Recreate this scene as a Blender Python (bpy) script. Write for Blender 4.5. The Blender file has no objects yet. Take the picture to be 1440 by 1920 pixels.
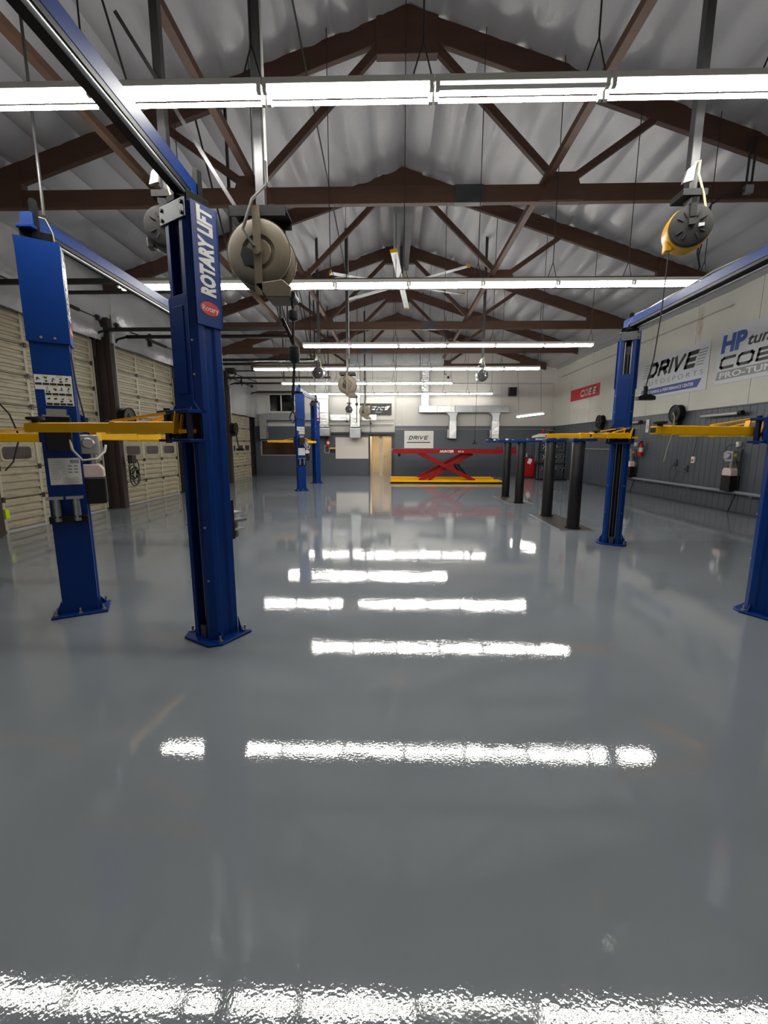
import bpy, bmesh, math, random
from mathutils import Vector, Matrix, noise
random.seed(7)
PI = math.pi
sc = bpy.context.scene
COL = sc.collection

# ------------------------------------------------------------------ camera
cam_data = bpy.data.cameras.new('camera')
cam = bpy.data.objects.new('camera', cam_data)
COL.objects.link(cam)
cam_data.sensor_fit = 'VERTICAL'
cam_data.sensor_height = 36.0
cam_data.lens = 780.5 / 1920.0 * 36.0
cam_data.clip_start = 0.05
cam_data.clip_end = 200
_p, _y, _r = math.radians(9.2), math.radians(1.31), math.radians(0.08)
fw = Vector((-math.sin(_y) * math.cos(_p), math.cos(_y) * math.cos(_p), -math.sin(_p)))
rt = Vector((math.cos(_y), math.sin(_y), 0))
up = rt.cross(fw)
rt2 = rt * math.cos(_r) + up * math.sin(_r)
up2 = -rt * math.sin(_r) + up * math.cos(_r)
cam.matrix_world = Matrix(((rt2.x, up2.x, -fw.x, 0), (rt2.y, up2.y, -fw.y, 0), (rt2.z, up2.z, -fw.z, 1.67), (0, 0, 0, 1)))
sc.camera = cam

# ------------------------------------------------------------------ world, exposure (all light comes from the strip lights)
world = bpy.data.worlds.new('world')
sc.world = world
world.use_nodes = True
world.node_tree.nodes['Background'].inputs[0].default_value = (0.05, 0.06, 0.08, 1)
world.node_tree.nodes['Background'].inputs[1].default_value = 0.15
sc.view_settings.view_transform = 'Standard'
sc.view_settings.look = 'None'
sc.view_settings.exposure = 0.38
sc.view_settings.gamma = 1.0
sc.view_settings.use_curve_mapping = False
sc.cycles.max_bounces = 7
sc.cycles.diffuse_bounces = 4
sc.cycles.glossy_bounces = 4
sc.cycles.caustics_reflective = False
sc.cycles.caustics_refractive = False
sc.cycles.sample_clamp_indirect = 4.0
sc.cycles.use_denoising = True
TUBE_STRENGTH = 62.0

# ------------------------------------------------------------------ materials
def lin(c):
    return tuple(((v / 255) / 12.92 if v / 255 <= 0.04045 else ((v / 255 + 0.055) / 1.055) ** 2.4) for v in c)
MATS = {}
def mat(name, rgb, rough=0.5, metal=0.0, var=0.0, vscale=3.0, bump=0.0, bscale=30.0, stretch=(1, 1, 1), spec=0.5, rvar=0.0, dirt=None, dscale=1.5, damount=0.4, coat=0.0):
    """Principled material: rgb in sRGB 0..255, noise colour variation, noise relief, optional grime colour."""
    m = bpy.data.materials.new(name)
    m.use_nodes = True
    nt = m.node_tree
    N, L = nt.nodes, nt.links
    b = N['Principled BSDF']
    c = lin(rgb) + (1,)
    b.inputs['Base Color'].default_value = c
    b.inputs['Roughness'].default_value = rough
    b.inputs['Metallic'].default_value = metal
    b.inputs['Specular IOR Level'].default_value = spec
    b.inputs['Coat Weight'].default_value = coat
    tc = N.new('ShaderNodeTexCoord')
    mp = N.new('ShaderNodeMapping')
    mp.inputs['Scale'].default_value = stretch
    L.new(tc.outputs['Object'], mp.inputs['Vector'])
    col = None
    if var > 0 or rvar > 0:
        n = N.new('ShaderNodeTexNoise')
        n.inputs['Scale'].default_value = vscale
        n.inputs['Detail'].default_value = 6
        n.inputs['Roughness'].default_value = 0.65
        L.new(mp.outputs[0], n.inputs['Vector'])
        if var > 0:
            r = N.new('ShaderNodeMapRange')
            r.inputs['From Min'].default_value = 0.25
            r.inputs['From Max'].default_value = 0.75
            r.inputs['To Min'].default_value = 1 - var
            r.inputs['To Max'].default_value = 1 + var
            L.new(n.outputs['Fac'], r.inputs['Value'])
            mx = N.new('ShaderNodeVectorMath')
            mx.operation = 'SCALE'
            mx.inputs[0].default_value = c[:3]
            L.new(r.outputs[0], mx.inputs['Scale'])
            col = mx.outputs[0]
        if rvar > 0:
            r2 = N.new('ShaderNodeMapRange')
            r2.inputs['From Min'].default_value = 0.3
            r2.inputs['From Max'].default_value = 0.7
            r2.inputs['To Min'].default_value = max(rough - rvar, 0.02)
            r2.inputs['To Max'].default_value = rough + rvar
            L.new(n.outputs['Fac'], r2.inputs['Value'])
            L.new(r2.outputs[0], b.inputs['Roughness'])
    if dirt is not None:
        n2 = N.new('ShaderNodeTexNoise')
        n2.inputs['Scale'].default_value = dscale
        n2.inputs['Detail'].default_value = 8
        n2.inputs['Roughness'].default_value = 0.7
        L.new(mp.outputs[0], n2.inputs['Vector'])
        r3 = N.new('ShaderNodeMapRange')
        r3.inputs['From Min'].default_value = 0.48
        r3.inputs['From Max'].default_value = 0.75
        r3.inputs['To Max'].default_value = damount
        L.new(n2.outputs['Fac'], r3.inputs['Value'])
        mm = N.new('ShaderNodeMix')
        mm.data_type = 'RGBA'
        mm.inputs[6].default_value = c
        mm.inputs[7].default_value = lin(dirt) + (1,)
        L.new(r3.outputs[0], mm.inputs[0])
        if col is not None:
            L.new(col, mm.inputs[6])
        col = mm.outputs[2]
    if col is not None:
        L.new(col, b.inputs['Base Color'])
    if bump > 0:
        nb = N.new('ShaderNodeTexNoise')
        nb.inputs['Scale'].default_value = bscale
        nb.inputs['Detail'].default_value = 4
        L.new(mp.outputs[0], nb.inputs['Vector'])
        bp = N.new('ShaderNodeBump')
        bp.inputs['Strength'].default_value = 1.0
        bp.inputs['Distance'].default_value = bump
        L.new(nb.outputs['Fac'], bp.inputs['Height'])
        L.new(bp.outputs[0], b.inputs['Normal'])
    MATS[name] = m
    return m
def emit(name, rgb, s):
    m = bpy.data.materials.new(name)
    m.use_nodes = True
    N = m.node_tree.nodes
    b = N['Principled BSDF']
    b.inputs['Base Color'].default_value = (0.8, 0.8, 0.8, 1)
    b.inputs['Emission Color'].default_value = lin(rgb) + (1,)
    b.inputs['Emission Strength'].default_value = s
    MATS[name] = m
    return m

mat('white_wall', (216, 214, 205), 0.55, var=0.04, vscale=1.2, bump=0.002, bscale=60, dirt=(190, 186, 172), dscale=0.8, damount=0.35)
mat('back_white', (206, 203, 197), 0.5, var=0.03, vscale=1.0)
mat('grey_wall', (72, 78, 86), 0.42, var=0.08, vscale=2.0, bump=0.003, bscale=40, stretch=(1, 1, 0.25))
mat('grey_flat', (76, 81, 90), 0.4, var=0.05, vscale=1.5)
mat('dark_soffit', (52, 54, 60), 0.5)
mat('vinyl', (164, 163, 167), 0.27, spec=0.7, bump=0.004, bscale=13, stretch=(1.8, 0.8, 1))
mat('vinyl_crinkle', (176, 176, 178), 0.24, spec=0.8, bump=0.02, bscale=6, stretch=(1, 1, 0.8))
mat('timber', (72, 46, 34), 0.6, var=0.25, vscale=2.2, stretch=(0.6, 3, 3), bump=0.002, bscale=18)
mat('timber_light', (92, 66, 48), 0.6, var=0.22, vscale=3, stretch=(3, 0.4, 3))
mat('dark_wood', (52, 42, 38), 0.65, var=0.3, vscale=3, stretch=(4, 4, 0.5))
mat('blue', (0, 44, 112), 0.38, var=0.07, vscale=5, spec=0.22)
mat('mast_black', (5, 5, 6), 0.6, spec=0.1)
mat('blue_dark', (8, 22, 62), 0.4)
mat('yellow', (255, 190, 4), 0.36, var=0.03, vscale=9, dirt=(190, 126, 10), dscale=7, damount=0.15, spec=0.35)
mat('red', (142, 12, 18), 0.4, var=0.06, spec=0.25)
mat('red_paint', (160, 18, 22), 0.3)
mat('steel', (168, 168, 168), 0.32, 0.9, var=0.1, vscale=10)
mat('galv', (176, 179, 182), 0.36, 0.75, var=0.12, vscale=5, rvar=0.08)
mat('foil', (212, 212, 212), 0.28, 0.8, var=0.06, bump=0.02, bscale=9)
mat('galv_dark', (74, 76, 80), 0.42, 0.6, var=0.2, vscale=5)
mat('post_steel', (70, 70, 72), 0.4, 0.6, var=0.15)
mat('black', (15, 15, 17), 0.5, spec=0.3)
mat('black_pipe', (20, 19, 21), 0.42, var=0.3, vscale=3, stretch=(6, 6, 0.4), dirt=(44, 36, 32), dscale=2.2, damount=0.35, spec=0.3)
mat('black_rough', (24, 23, 23), 0.7)
mat('track', (48, 46, 44), 0.45, 0.4, var=0.25, vscale=6)
mat('tan_metal', (98, 89, 73), 0.5, 0.1, var=0.15, vscale=6, dirt=(84, 72, 56), dscale=5, damount=0.6)
mat('door_cream', (170, 160, 136), 0.5, var=0.12, vscale=3.5, stretch=(1, 1, 2.5), dirt=(92, 82, 62), dscale=2.2, damount=0.75)
mat('door_trim', (188, 180, 158), 0.5, var=0.08, vscale=3, dirt=(90, 80, 66), dscale=4, damount=0.6)
mat('door_gap', (28, 26, 24), 0.8)
mat('pane_dark', (70, 66, 66), 0.25, var=0.15, vscale=6)
mat('glass_dark', (16, 15, 15), 0.06, spec=0.8)
mat('interior_dark', (70, 50, 38), 0.8, var=0.6, vscale=9, stretch=(6, 1, 0.6))
mat('glass_brown', (58, 40, 30), 0.12, var=0.75, vscale=8, stretch=(7, 1, 0.5), spec=0.6)
mat('paper', (226, 226, 222), 0.5)
mat('banner_white', (212, 215, 222), 0.42, var=0.02, vscale=2, bump=0.01, bscale=2.5)
mat('ink', (20, 20, 23), 0.45)
mat('ink_grey', (146, 147, 150), 0.5)
mat('ink_blue', (44, 64, 148), 0.45)
mat('ink_hp', (42, 84, 160), 0.45)
mat('ink_white', (232, 232, 232), 0.45)
mat('ink_red', (196, 38, 40), 0.45, var=0.05)
mat('ink_yellow', (230, 200, 40), 0.45)
mat('ink_silver', (190, 190, 188), 0.35, 0.3)
mat('housing', (226, 226, 220), 0.4)
mat('tube_off', (236, 236, 232), 0.25)
mat('tan_wall', (216, 200, 172), 0.6, var=0.03)
mat('tan_door', (206, 190, 160), 0.45)
mat('plastic_pink', (224, 200, 196), 0.35)
mat('whiteboard', (236, 226, 216), 0.22, var=0.02)
mat('cable_cream', (206, 196, 150), 0.5)
mat('cable_dark', (34, 33, 34), 0.5)
mat('conduit', (186, 186, 182), 0.4, 0.3)
mat('steel_plate', (62, 60, 58), 0.5, 0.5, var=0.2, vscale=8)
mat('pipe_grey', (120, 126, 134), 0.35)
mat('yellow_reel', (226, 170, 40), 0.4)
mat('fire_red', (196, 26, 26), 0.25)
mat('lime', (196, 220, 30), 0.5)
emit('tube_on', (255, 252, 244), TUBE_STRENGTH)
emit('tube_dim', (255, 252, 244), TUBE_STRENGTH * 0.42)
emit('bulb_on', (255, 224, 180), 6.0)

# epoxy floor: grey coat with flowing tone changes and an orange-peel relief
def floor_material():
    m = mat('epoxy', (127, 133, 140), 0.03, spec=0.8)
    nt = m.node_tree
    N, L = nt.nodes, nt.links
    b = N['Principled BSDF']
    g = N.new('ShaderNodeNewGeometry')
    n1 = N.new('ShaderNodeTexNoise')
    n1.inputs['Scale'].default_value = 0.55
    n1.inputs['Detail'].default_value = 5
    n1.inputs['Distortion'].default_value = 0.8
    L.new(g.outputs['Position'], n1.inputs['Vector'])
    r = N.new('ShaderNodeMapRange')
    r.inputs['From Min'].default_value = 0.3
    r.inputs['From Max'].default_value = 0.7
    r.inputs['To Min'].default_value = 0.93
    r.inputs['To Max'].default_value = 1.07
    L.new(n1.outputs['Fac'], r.inputs['Value'])
    s = N.new('ShaderNodeVectorMath')
    s.operation = 'SCALE'
    s.inputs[0].default_value = lin((127, 133, 140))
    L.new(r.outputs[0], s.inputs['Scale'])
    L.new(s.outputs[0], b.inputs['Base Color'])
    n2 = N.new('ShaderNodeTexNoise')
    n2.inputs['Scale'].default_value = 80
    n2.inputs['Detail'].default_value = 1.5
    L.new(g.outputs['Position'], n2.inputs['Vector'])
    n3 = N.new('ShaderNodeTexNoise')
    n3.inputs['Scale'].default_value = 3.2
    n3.inputs['Detail'].default_value = 3
    L.new(g.outputs['Position'], n3.inputs['Vector'])
    b1 = N.new('ShaderNodeBump')
    b1.inputs['Distance'].default_value = 0.00015
    L.new(n2.outputs['Fac'], b1.inputs['Height'])
    b2 = N.new('ShaderNodeBump')
    b2.inputs['Distance'].default_value = 0.0011
    L.new(n3.outputs['Fac'], b2.inputs['Height'])
    L.new(b1.outputs[0], b2.inputs['Normal'])
    L.new(b2.outputs[0], b.inputs['Normal'])
    return m
floor_material()

# ------------------------------------------------------------------ mesh builder
def frame_of(d):
    d = Vector(d).normalized()
    a = Vector((0, 0, 1)) if abs(d.z) < 0.95 else Vector((0, 1, 0))
    x = a.cross(d).normalized()
    return x, d.cross(x).normalized(), d
class MB:
    def __init__(s):
        s.v, s.f = [], []
    def add(s, vs, fs):
        o = len(s.v)
        s.v += [tuple(q) for q in vs]
        s.f += [[i + o for i in f] for f in fs]
        return s
    def box(s, x0, x1, y0, y1, z0, z1):
        vs = [(x, y, z) for z in (z0, z1) for y in (y0, y1) for x in (x0, x1)]
        return s.add(vs, [(0, 2, 3, 1), (4, 5, 7, 6), (0, 1, 5, 4), (2, 6, 7, 3), (0, 4, 6, 2), (1, 3, 7, 5)])
    def cbox(s, c, d):
        return s.box(c[0] - d[0] / 2, c[0] + d[0] / 2, c[1] - d[1] / 2, c[1] + d[1] / 2, c[2] - d[2] / 2, c[2] + d[2] / 2)
    def bar(s, p, q, w, h):
        p, q = Vector(p), Vector(q)
        x, y, d = frame_of(q - p)
        vs = []
        for c in (p, q):
            for a, b in ((-1, -1), (1, -1), (1, 1), (-1, 1)):
                vs.append(c + x * (a * w / 2) + y * (b * h / 2))
        return s.add(vs, [(3, 2, 1, 0), (4, 5, 6, 7)] + [(i, (i + 1) % 4, (i + 1) % 4 + 4, i + 4) for i in range(4)])
    def tube(s, pts, r, n=8):
        pts = [Vector(p) for p in pts]
        rs = r if isinstance(r, (list, tuple)) else [r] * len(pts)
        x, y, d = frame_of(pts[1] - pts[0])
        vs, fs = [], []
        for i, p in enumerate(pts):
            t = (pts[min(i + 1, len(pts) - 1)] - pts[max(i - 1, 0)]).normalized()
            x = (x - t * x.dot(t))
            x = x.normalized() if x.length > 1e-6 else frame_of(t)[0]
            y = t.cross(x)
            for k in range(n):
                a = 2 * PI * k / n
                vs.append(p + x * (rs[i] * math.cos(a)) + y * (rs[i] * math.sin(a)))
        for i in range(len(pts) - 1):
            for k in range(n):
                fs.append((i * n + k, i * n + (k + 1) % n, (i + 1) * n + (k + 1) % n, (i + 1) * n + k))
        fs.append(tuple(range(n - 1, -1, -1)))
        fs.append(tuple((len(pts) - 1) * n + k for k in range(n)))
        return s.add(vs, fs)
    def cyl(s, p, q, r, n=16):
        return s.tube([p, q], r, n)
    def lathe(s, prof, o, axis, n=24):
        """prof: (radius, height along axis) closed into a solid of revolution about AXIS through O"""
        x, y, d = frame_of(axis)
        o = Vector(o)
        vs, fs = [], []
        for r, h in prof:
            for k in range(n):
                a = 2 * PI * k / n
                vs.append(o + d * h + x * (r * math.cos(a)) + y * (r * math.sin(a)))
        m = len(prof)
        for i in range(m - 1):
            for k in range(n):
                fs.append((i * n + k, i * n + (k + 1) % n, (i + 1) * n + (k + 1) % n, (i + 1) * n + k))
        if prof[0][0] > 1e-5: fs.append(tuple(range(n - 1, -1, -1)))
        if prof[-1][0] > 1e-5: fs.append(tuple((m - 1) * n + k for k in range(n)))
        return s.add(vs, fs)
    def prism(s, poly, h0, h1, plane='xy'):
        f = {'xy': lambda a, b, h: (a, b, h), 'xz': lambda a, b, h: (a, h, b), 'yz': lambda a, b, h: (h, a, b)}[plane]
        n = len(poly)
        vs = [f(a, b, h0) for a, b in poly] + [f(a, b, h1) for a, b in poly]
        return s.add(vs, [tuple(range(n - 1, -1, -1)), tuple(range(n, 2 * n))] + [(i, (i + 1) % n, (i + 1) % n + n, i + n) for i in range(n)])
    def mesh(s, name, bevel=0.0, smooth=False):
        me = bpy.data.meshes.new(name)
        me.from_pydata(s.v, [], s.f)
        bm = bmesh.new()
        bm.from_mesh(me)
        bmesh.ops.remove_doubles(bm, verts=bm.verts, dist=1e-6)
        bmesh.ops.recalc_face_normals(bm, faces=bm.faces)
        if bevel > 0:
            es = [e for e in bm.edges if len(e.link_faces) == 2 and e.calc_face_angle(0) > 0.6]
            bmesh.ops.bevel(bm, geom=es, offset=bevel, segments=1, affect='EDGES', clamp_overlap=True)
        bm.to_mesh(me)
        bm.free()
        if smooth:
            for p in me.polygons: p.use_smooth = True
            me.set_sharp_from_angle(angle=math.radians(38))
        return me
    def build(s, name, m, parent=None, bevel=0.0, smooth=False, loc=None, rotz=0.0):
        return link(name, s.mesh(name, bevel, smooth), m, parent, loc, rotz)
def link(name, me, m, parent=None, loc=None, rotz=0.0):
    if m is not None and not me.materials:
        me.materials.append(MATS[m] if isinstance(m, str) else m)
    o = bpy.data.objects.new(name, me)
    COL.objects.link(o)
    if parent is not None: o.parent = parent
    if loc is not None: o.location = loc
    if rotz: o.rotation_euler = (0, 0, rotz)
    return o
def tag(o, label, cat, group=None):
    o['label'] = label
    o['category'] = cat
    if group: o['group'] = group
    return o
def thing(name, label, cat, loc=(0, 0, 0), rotz=0.0, group=None):
    o = bpy.data.objects.new(name, None)
    o.empty_display_size = 0.1
    COL.objects.link(o)
    o.location = loc
    o.rotation_euler = (0, 0, rotz)
    return tag(o, label, cat, group)
def struct(o):
    o['kind'] = 'structure'
    return o
def copy_tree(o, parent=None):
    c = o.copy()
    COL.objects.link(c)
    c.parent = parent
    for ch in list(o.children): copy_tree(ch, c)
    return c
def board(name, o, xdir, ydir, label=None, cat=None):
    """An Empty whose local XY plane is a flat face standing in the room (for signs and their lettering)."""
    e = bpy.data.objects.new(name, None)
    e.empty_display_size = 0.1
    COL.objects.link(e)
    x, y = Vector(xdir), Vector(ydir)
    z = x.cross(y)
    e.matrix_world = Matrix(((x.x, y.x, z.x, o[0]), (x.y, y.y, z.y, o[1]), (x.z, y.z, z.z, o[2]), (0, 0, 0, 1)))
    if label: tag(e, label, cat)
    return e
def text(s, m, parent, x, y, size, z=0.008, shear=0.0, sx=1.0, bold=0.0, space=1.0, align='LEFT', width=None, name='lettering', rot=0.0):
    """Flat lettering lying in the parent's XY plane; WIDTH squeezes it to a given length."""
    cu = bpy.data.curves.new(name, 'FONT')
    cu.body = s
    cu.size = size
    cu.shear = shear
    cu.offset = bold
    cu.space_character = space
    cu.align_x = align
    cu.extrude = 0.0008
    cu.resolution_u = 3
    cu.materials.append(MATS[m])
    o = bpy.data.objects.new(name, cu)
    COL.objects.link(o)
    o.parent = parent
    o.location = (x, y, z)
    o.rotation_euler = (0, 0, rot)
    if width is not None:
        bpy.context.view_layer.update()
        w = max(o.dimensions.x, 1e-4)
        sx = width / w
    bpy.context.view_layer.update()
    dg = bpy.context.evaluated_depsgraph_get()
    me = bpy.data.meshes.new_from_object(o.evaluated_get(dg), depsgraph=dg)
    bpy.data.objects.remove(o)
    bpy.data.curves.remove(cu)
    o = link(name, me, m, parent, (x, y, z), rot)
    o.scale = (sx, 1, 1)
    return o
GLYPH = {  # squared stroke letters in a 1 x 1 box
    'D': [[(0.06, 0), (0.06, 1)], [(0, 1), (0.75, 1), (1, 0.75), (1, 0.25), (0.75, 0), (0, 0)]],
    'R': [[(0.06, 0), (0.06, 1)], [(0, 1), (0.8, 1), (1, 0.85), (1, 0.6), (0.8, 0.45), (0.06, 0.45)], [(0.55, 0.45), (1, 0)]],
    'A': [[(0, 0), (0.3, 1), (1, 1), (1, 0)], [(0.16, 0.42), (1, 0.42)]],
    'I': [[(0.5, 0), (0.5, 1)]],
    'V': [[(0, 1), (0.45, 0), (1, 1)]],
    'E': [[(1, 1), (0.06, 1), (0.06, 0), (1, 0)], [(0.06, 0.5), (0.9, 0.5)]],
    'C': [[(1, 1), (0.15, 1), (0, 0.85), (0, 0.15), (0.15, 0), (1, 0)]],
    'O': [[(0.15, 1), (0.85, 1), (1, 0.85), (1, 0.15), (0.85, 0), (0.15, 0), (0, 0.15), (0, 0.85), (0.15, 1)]],
    'B': [[(0.05, 0), (0.05, 1), (0.85, 1), (1, 0.85), (1, 0.62), (0.88, 0.5), (0.05, 0.5)], [(0.88, 0.5), (1, 0.38), (1, 0.15), (0.85, 0), (0.05, 0)]],
    'S': [[(1, 1), (0.15, 1), (0, 0.85), (0, 0.62), (0.15, 0.5), (0.85, 0.5), (1, 0.38), (1, 0.15), (0.85, 0), (0, 0)]],
    'T': [[(0, 1), (1, 1)], [(0.5, 1), (0.5, 0)]],
}
def strokes(word, m, parent, x, y, w, h, thick, gap=0.18, shear=0.25, z=0.008, narrow=('I',), name='lettering'):
    """Bold squared lettering: each glyph's strokes become flat bars of width THICK, joined to one mesh per word."""
    b = MB()
    ws = [0.22 if c in narrow else 1.0 for c in word]
    unit = w / (sum(ws) + gap * (len(word) - 1))
    cx = x
    for c, cw in zip(word, ws):
        gw = cw * unit
        for st in GLYPH[c]:
            P = [(cx + thick / 2 + a * max(gw - thick, 0.001), y + thick / 2 + v * (h - thick)) for a, v in st]
            for (ax, ay), (bx, by) in zip(P[:-1], P[1:]):
                d = Vector((bx - ax, by - ay))
                l = d.length
                if l < 1e-6: continue
                d /= l
                nx, ny = -d.y * thick / 2, d.x * thick / 2
                ex, ey = d.x * thick * 0.42, d.y * thick * 0.42
                q = [(ax - ex + nx, ay - ey + ny), (ax - ex - nx, ay - ey - ny), (bx + ex - nx, by + ey - ny), (bx + ex + nx, by + ey + ny)]
                q = [(u + shear * (v - y), v, z) for u, v in q]
                b.add(q, [(0, 1, 2, 3)])
        cx += gw + gap * unit
    return b.build(name, m, parent)
def quad(b, pts, z):
    b.add([(x, y, z) for x, y in pts], [tuple(range(len(pts)))])
    return b
def wobble(p0, p1, sag, n=10, side=(0, 0, 0)):
    p0, p1, side = Vector(p0), Vector(p1), Vector(side)
    out = []
    for i in range(n + 1):
        t = i / n
        q = p0.lerp(p1, t)
        k = 4 * t * (1 - t)
        q = q + Vector((0, 0, -sag * k)) + side * k
        out.append(q)
    return out
ORD = ['first', 'second', 'third', 'fourth', 'fifth', 'sixth', 'seventh', 'eighth']

# ------------------------------------------------------------------ room shell
XL, XR, YB, YF = -7.4, 8.42, 22.5, -2.5
RX, RZ, SL = 0.17, 8.2, 0.32              # ridge line and roof slope
def roof(x): return RZ - SL * abs(x - RX)
struct(MB().box(XL - 0.3, XR + 0.3, YF - 0.3, YB + 3.2, -0.1, 0).build('floor', 'epoxy'))

def billow(u, y):
    bay = abs(math.sin(PI * u / 0.61))
    n = noise.noise(Vector((u * 1.1, y * 0.5, 3.1))) * 0.05 + noise.noise(Vector((u * 5.5, y * 1.6, 9.0))) * 0.016
    n += noise.noise(Vector((u * 2.3, y * 7.0, 1.0))) * 0.011
    k = max(0.0, noise.noise(Vector((u * 0.8, y * 0.6, 21.0))))
    n += k * 0.05 * noise.noise(Vector((u * 9.0, y * 3.0, 5.0)))
    return -0.10 * bay ** 0.62 + n * (0.2 + 0.8 * bay)
def ceiling():
    b = MB()
    ny = 150
    for side, xe in ((-1, XL - 0.05), (1, XR + 0.05)):
        ln = abs(xe - RX) / math.cos(math.atan(SL))
        nu = int(ln / 0.61 * 8)
        ca, sa = math.cos(math.atan(SL)), math.sin(math.atan(SL))
        vs, fs = [], []
        for i in range(nu + 1):
            u = ln * i / nu
            for j in range(ny + 1):
                y = YF + (YB + 0.05 - YF) * j / ny
                h = billow(u + 0.02, y + 40 * side) if i > 0 else 0
                vs.append((RX + side * (u * ca - h * sa * 0), y, RZ - u * sa + h / ca))
        for i in range(nu):
            for j in range(ny):
                a = i * (ny + 1) + j
                fs.append((a, a + 1, a + ny + 2, a + ny + 1))
        b.add(vs, fs)
    o = b.build('ceiling', 'vinyl', smooth=True)
    for p in o.data.polygons: p.use_smooth = True
    return struct(o)
ceiling()
def gable(name, y0, y1, m, z0=0.0, x0=XL - 0.3, x1=XR + 0.3):
    return MB().prism([(x0, z0), (x1, z0), (x1, roof(x1) + 0.25), (RX, RZ + 0.25), (x0, roof(x0) + 0.25)], y0, y1, 'xz')
struct(gable('wall_front', YF - 0.2, YF, 'white_wall').build('wall_front', 'white_wall'))

# right wall: grey grooved boards below, painted sheets above
wr = struct(MB().box(XR + 0.03, XR + 0.25, YF, YB, 0, 5.9).build('wall_right', 'door_gap'))
bw, me_b = 0.2, None
y = 1.5
while y < YB - 0.05:
    if me_b is None:
        me_b = MB().prism([(-0.0985, 0.035), (-0.0985, 0.009), (-0.092, 0), (0.092, 0), (0.0985, 0.009), (0.0985, 0.035)], 0.0, 2.62, 'xy').mesh('board')
    o = link('board', me_b, 'grey_wall', wr, (XR, y + 0.1, 0))
    o.rotation_euler = (0, 0, -PI / 2)
    y += bw
ys = [YF, -1.92, 0.13, 2.18, 4.23, 6.28, 8.33, 10.38, 12.43, 14.48, 16.53, 18.58, 20.63, YB]
def right_paint():
    m = MATS['white_wall'].copy()
    m.name = 'white_sheet'
    MATS['white_sheet'] = m
    nt = m.node_tree
    N, L = nt.nodes, nt.links
    b = N['Principled BSDF']
    src = b.inputs['Base Color'].links[0].from_socket
    g = N.new('ShaderNodeNewGeometry')
    sp = N.new('ShaderNodeSeparateXYZ')
    L.new(g.outputs['Position'], sp.inputs[0])
    def band(sock, c, w):
        a = N.new('ShaderNodeMath'); a.operation = 'SUBTRACT'; a.inputs[1].default_value = c
        L.new(sock, a.inputs[0])
        d = N.new('ShaderNodeMath'); d.operation = 'ABSOLUTE'
        L.new(a.outputs[0], d.inputs[0])
        r = N.new('ShaderNodeMapRange'); r.inputs['From Min'].default_value = w; r.inputs['From Max'].default_value = w * 0.4
        L.new(d.outputs[0], r.inputs['Value'])
        return r.outputs[0]
    n = N.new('ShaderNodeTexNoise'); n.inputs['Scale'].default_value = 7; n.inputs['Detail'].default_value = 5
    L.new(g.outputs['Position'], n.inputs['Vector'])
    m1 = N.new('ShaderNodeMath'); m1.operation = 'MULTIPLY'
    L.new(band(sp.outputs['Y'], 12.3, 0.12), m1.inputs[0]); L.new(band(sp.outputs['Z'], 4.95, 0.5), m1.inputs[1])
    m2 = N.new('ShaderNodeMath'); m2.operation = 'MULTIPLY'
    L.new(m1.outputs[0], m2.inputs[0]); L.new(n.outputs['Fac'], m2.inputs[1])
    mx = N.new('ShaderNodeMix'); mx.data_type = 'RGBA'
    mx.inputs[7].default_value = lin((150, 110, 40)) + (1,)
    L.new(m2.outputs[0], mx.inputs[0]); L.new(src, mx.inputs[6])
    L.new(mx.outputs[2], b.inputs['Base Color'])
right_paint()
for a, c in zip(ys[:-1], ys[1:]):
    MB().box(XR - 0.012, XR + 0.03, a + 0.008, c - 0.008, 2.635, 5.62).build('sheet', 'white_sheet', wr)
struct(MB().box(XR - 0.03, XR + 0.03, 1.5, YB, 2.605, 2.635).build('trim_1', 'grey_flat'))
struct(MB().box(XR - 0.025, XR + 0.01, 1.5, YB - 0.03, 0, 0.05).build('baseboard_right', 'dark_soffit'))

# back wall with the doorway, two windows and a projecting white upper part over the office front
wb = MB()
DX0, DX1, DZ = -1.29, -0.09, 2.1
for x0, x1, z0, z1 in ((XL, -7.1, 0, 2.63), (-7.1, -5.23, 0, 1.11), (-7.1, -5.23, 1.88, 2.63), (-5.23, DX0, 0, 2.63), (DX0, DX1, DZ, 2.63), (DX1, XR, 0, 2.63)):
    wb.box(x0, x1, YB, YB + 0.15, z0, z1)
wback = struct(wb.build('wall_back', 'grey_flat'))
b = gable('u', YB - 0.01, YB + 0.15, 'back_white', 2.63, XL, XR)
uw = b.build('upper_wall', 'back_white', wback)
MB().box(-4.3, 0.05, YB - 0.12, YB, 2.32, 5.0).build('bulkhead', 'back_white', wback)
MB().box(-4.3, 0.05, YB - 0.12, YB, 2.2, 2.318).build('soffit', 'dark_soffit', wback)
MB().box(0.05, XR - 0.03, YB - 0.1, YB, 0, 2.64).build('right_panel', 'grey_flat', wback)
for x in (-6.0, -4.3, 0.42, 3.0, 5.6):      # sheet joints in the white upper wall
    MB().box(x - 0.012, x + 0.012, YB - (0.13 if -4.3 < x < 0.05 else 0.014), YB, 2.66, 5.5).build('joint_strip', 'conduit', wback)
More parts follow.
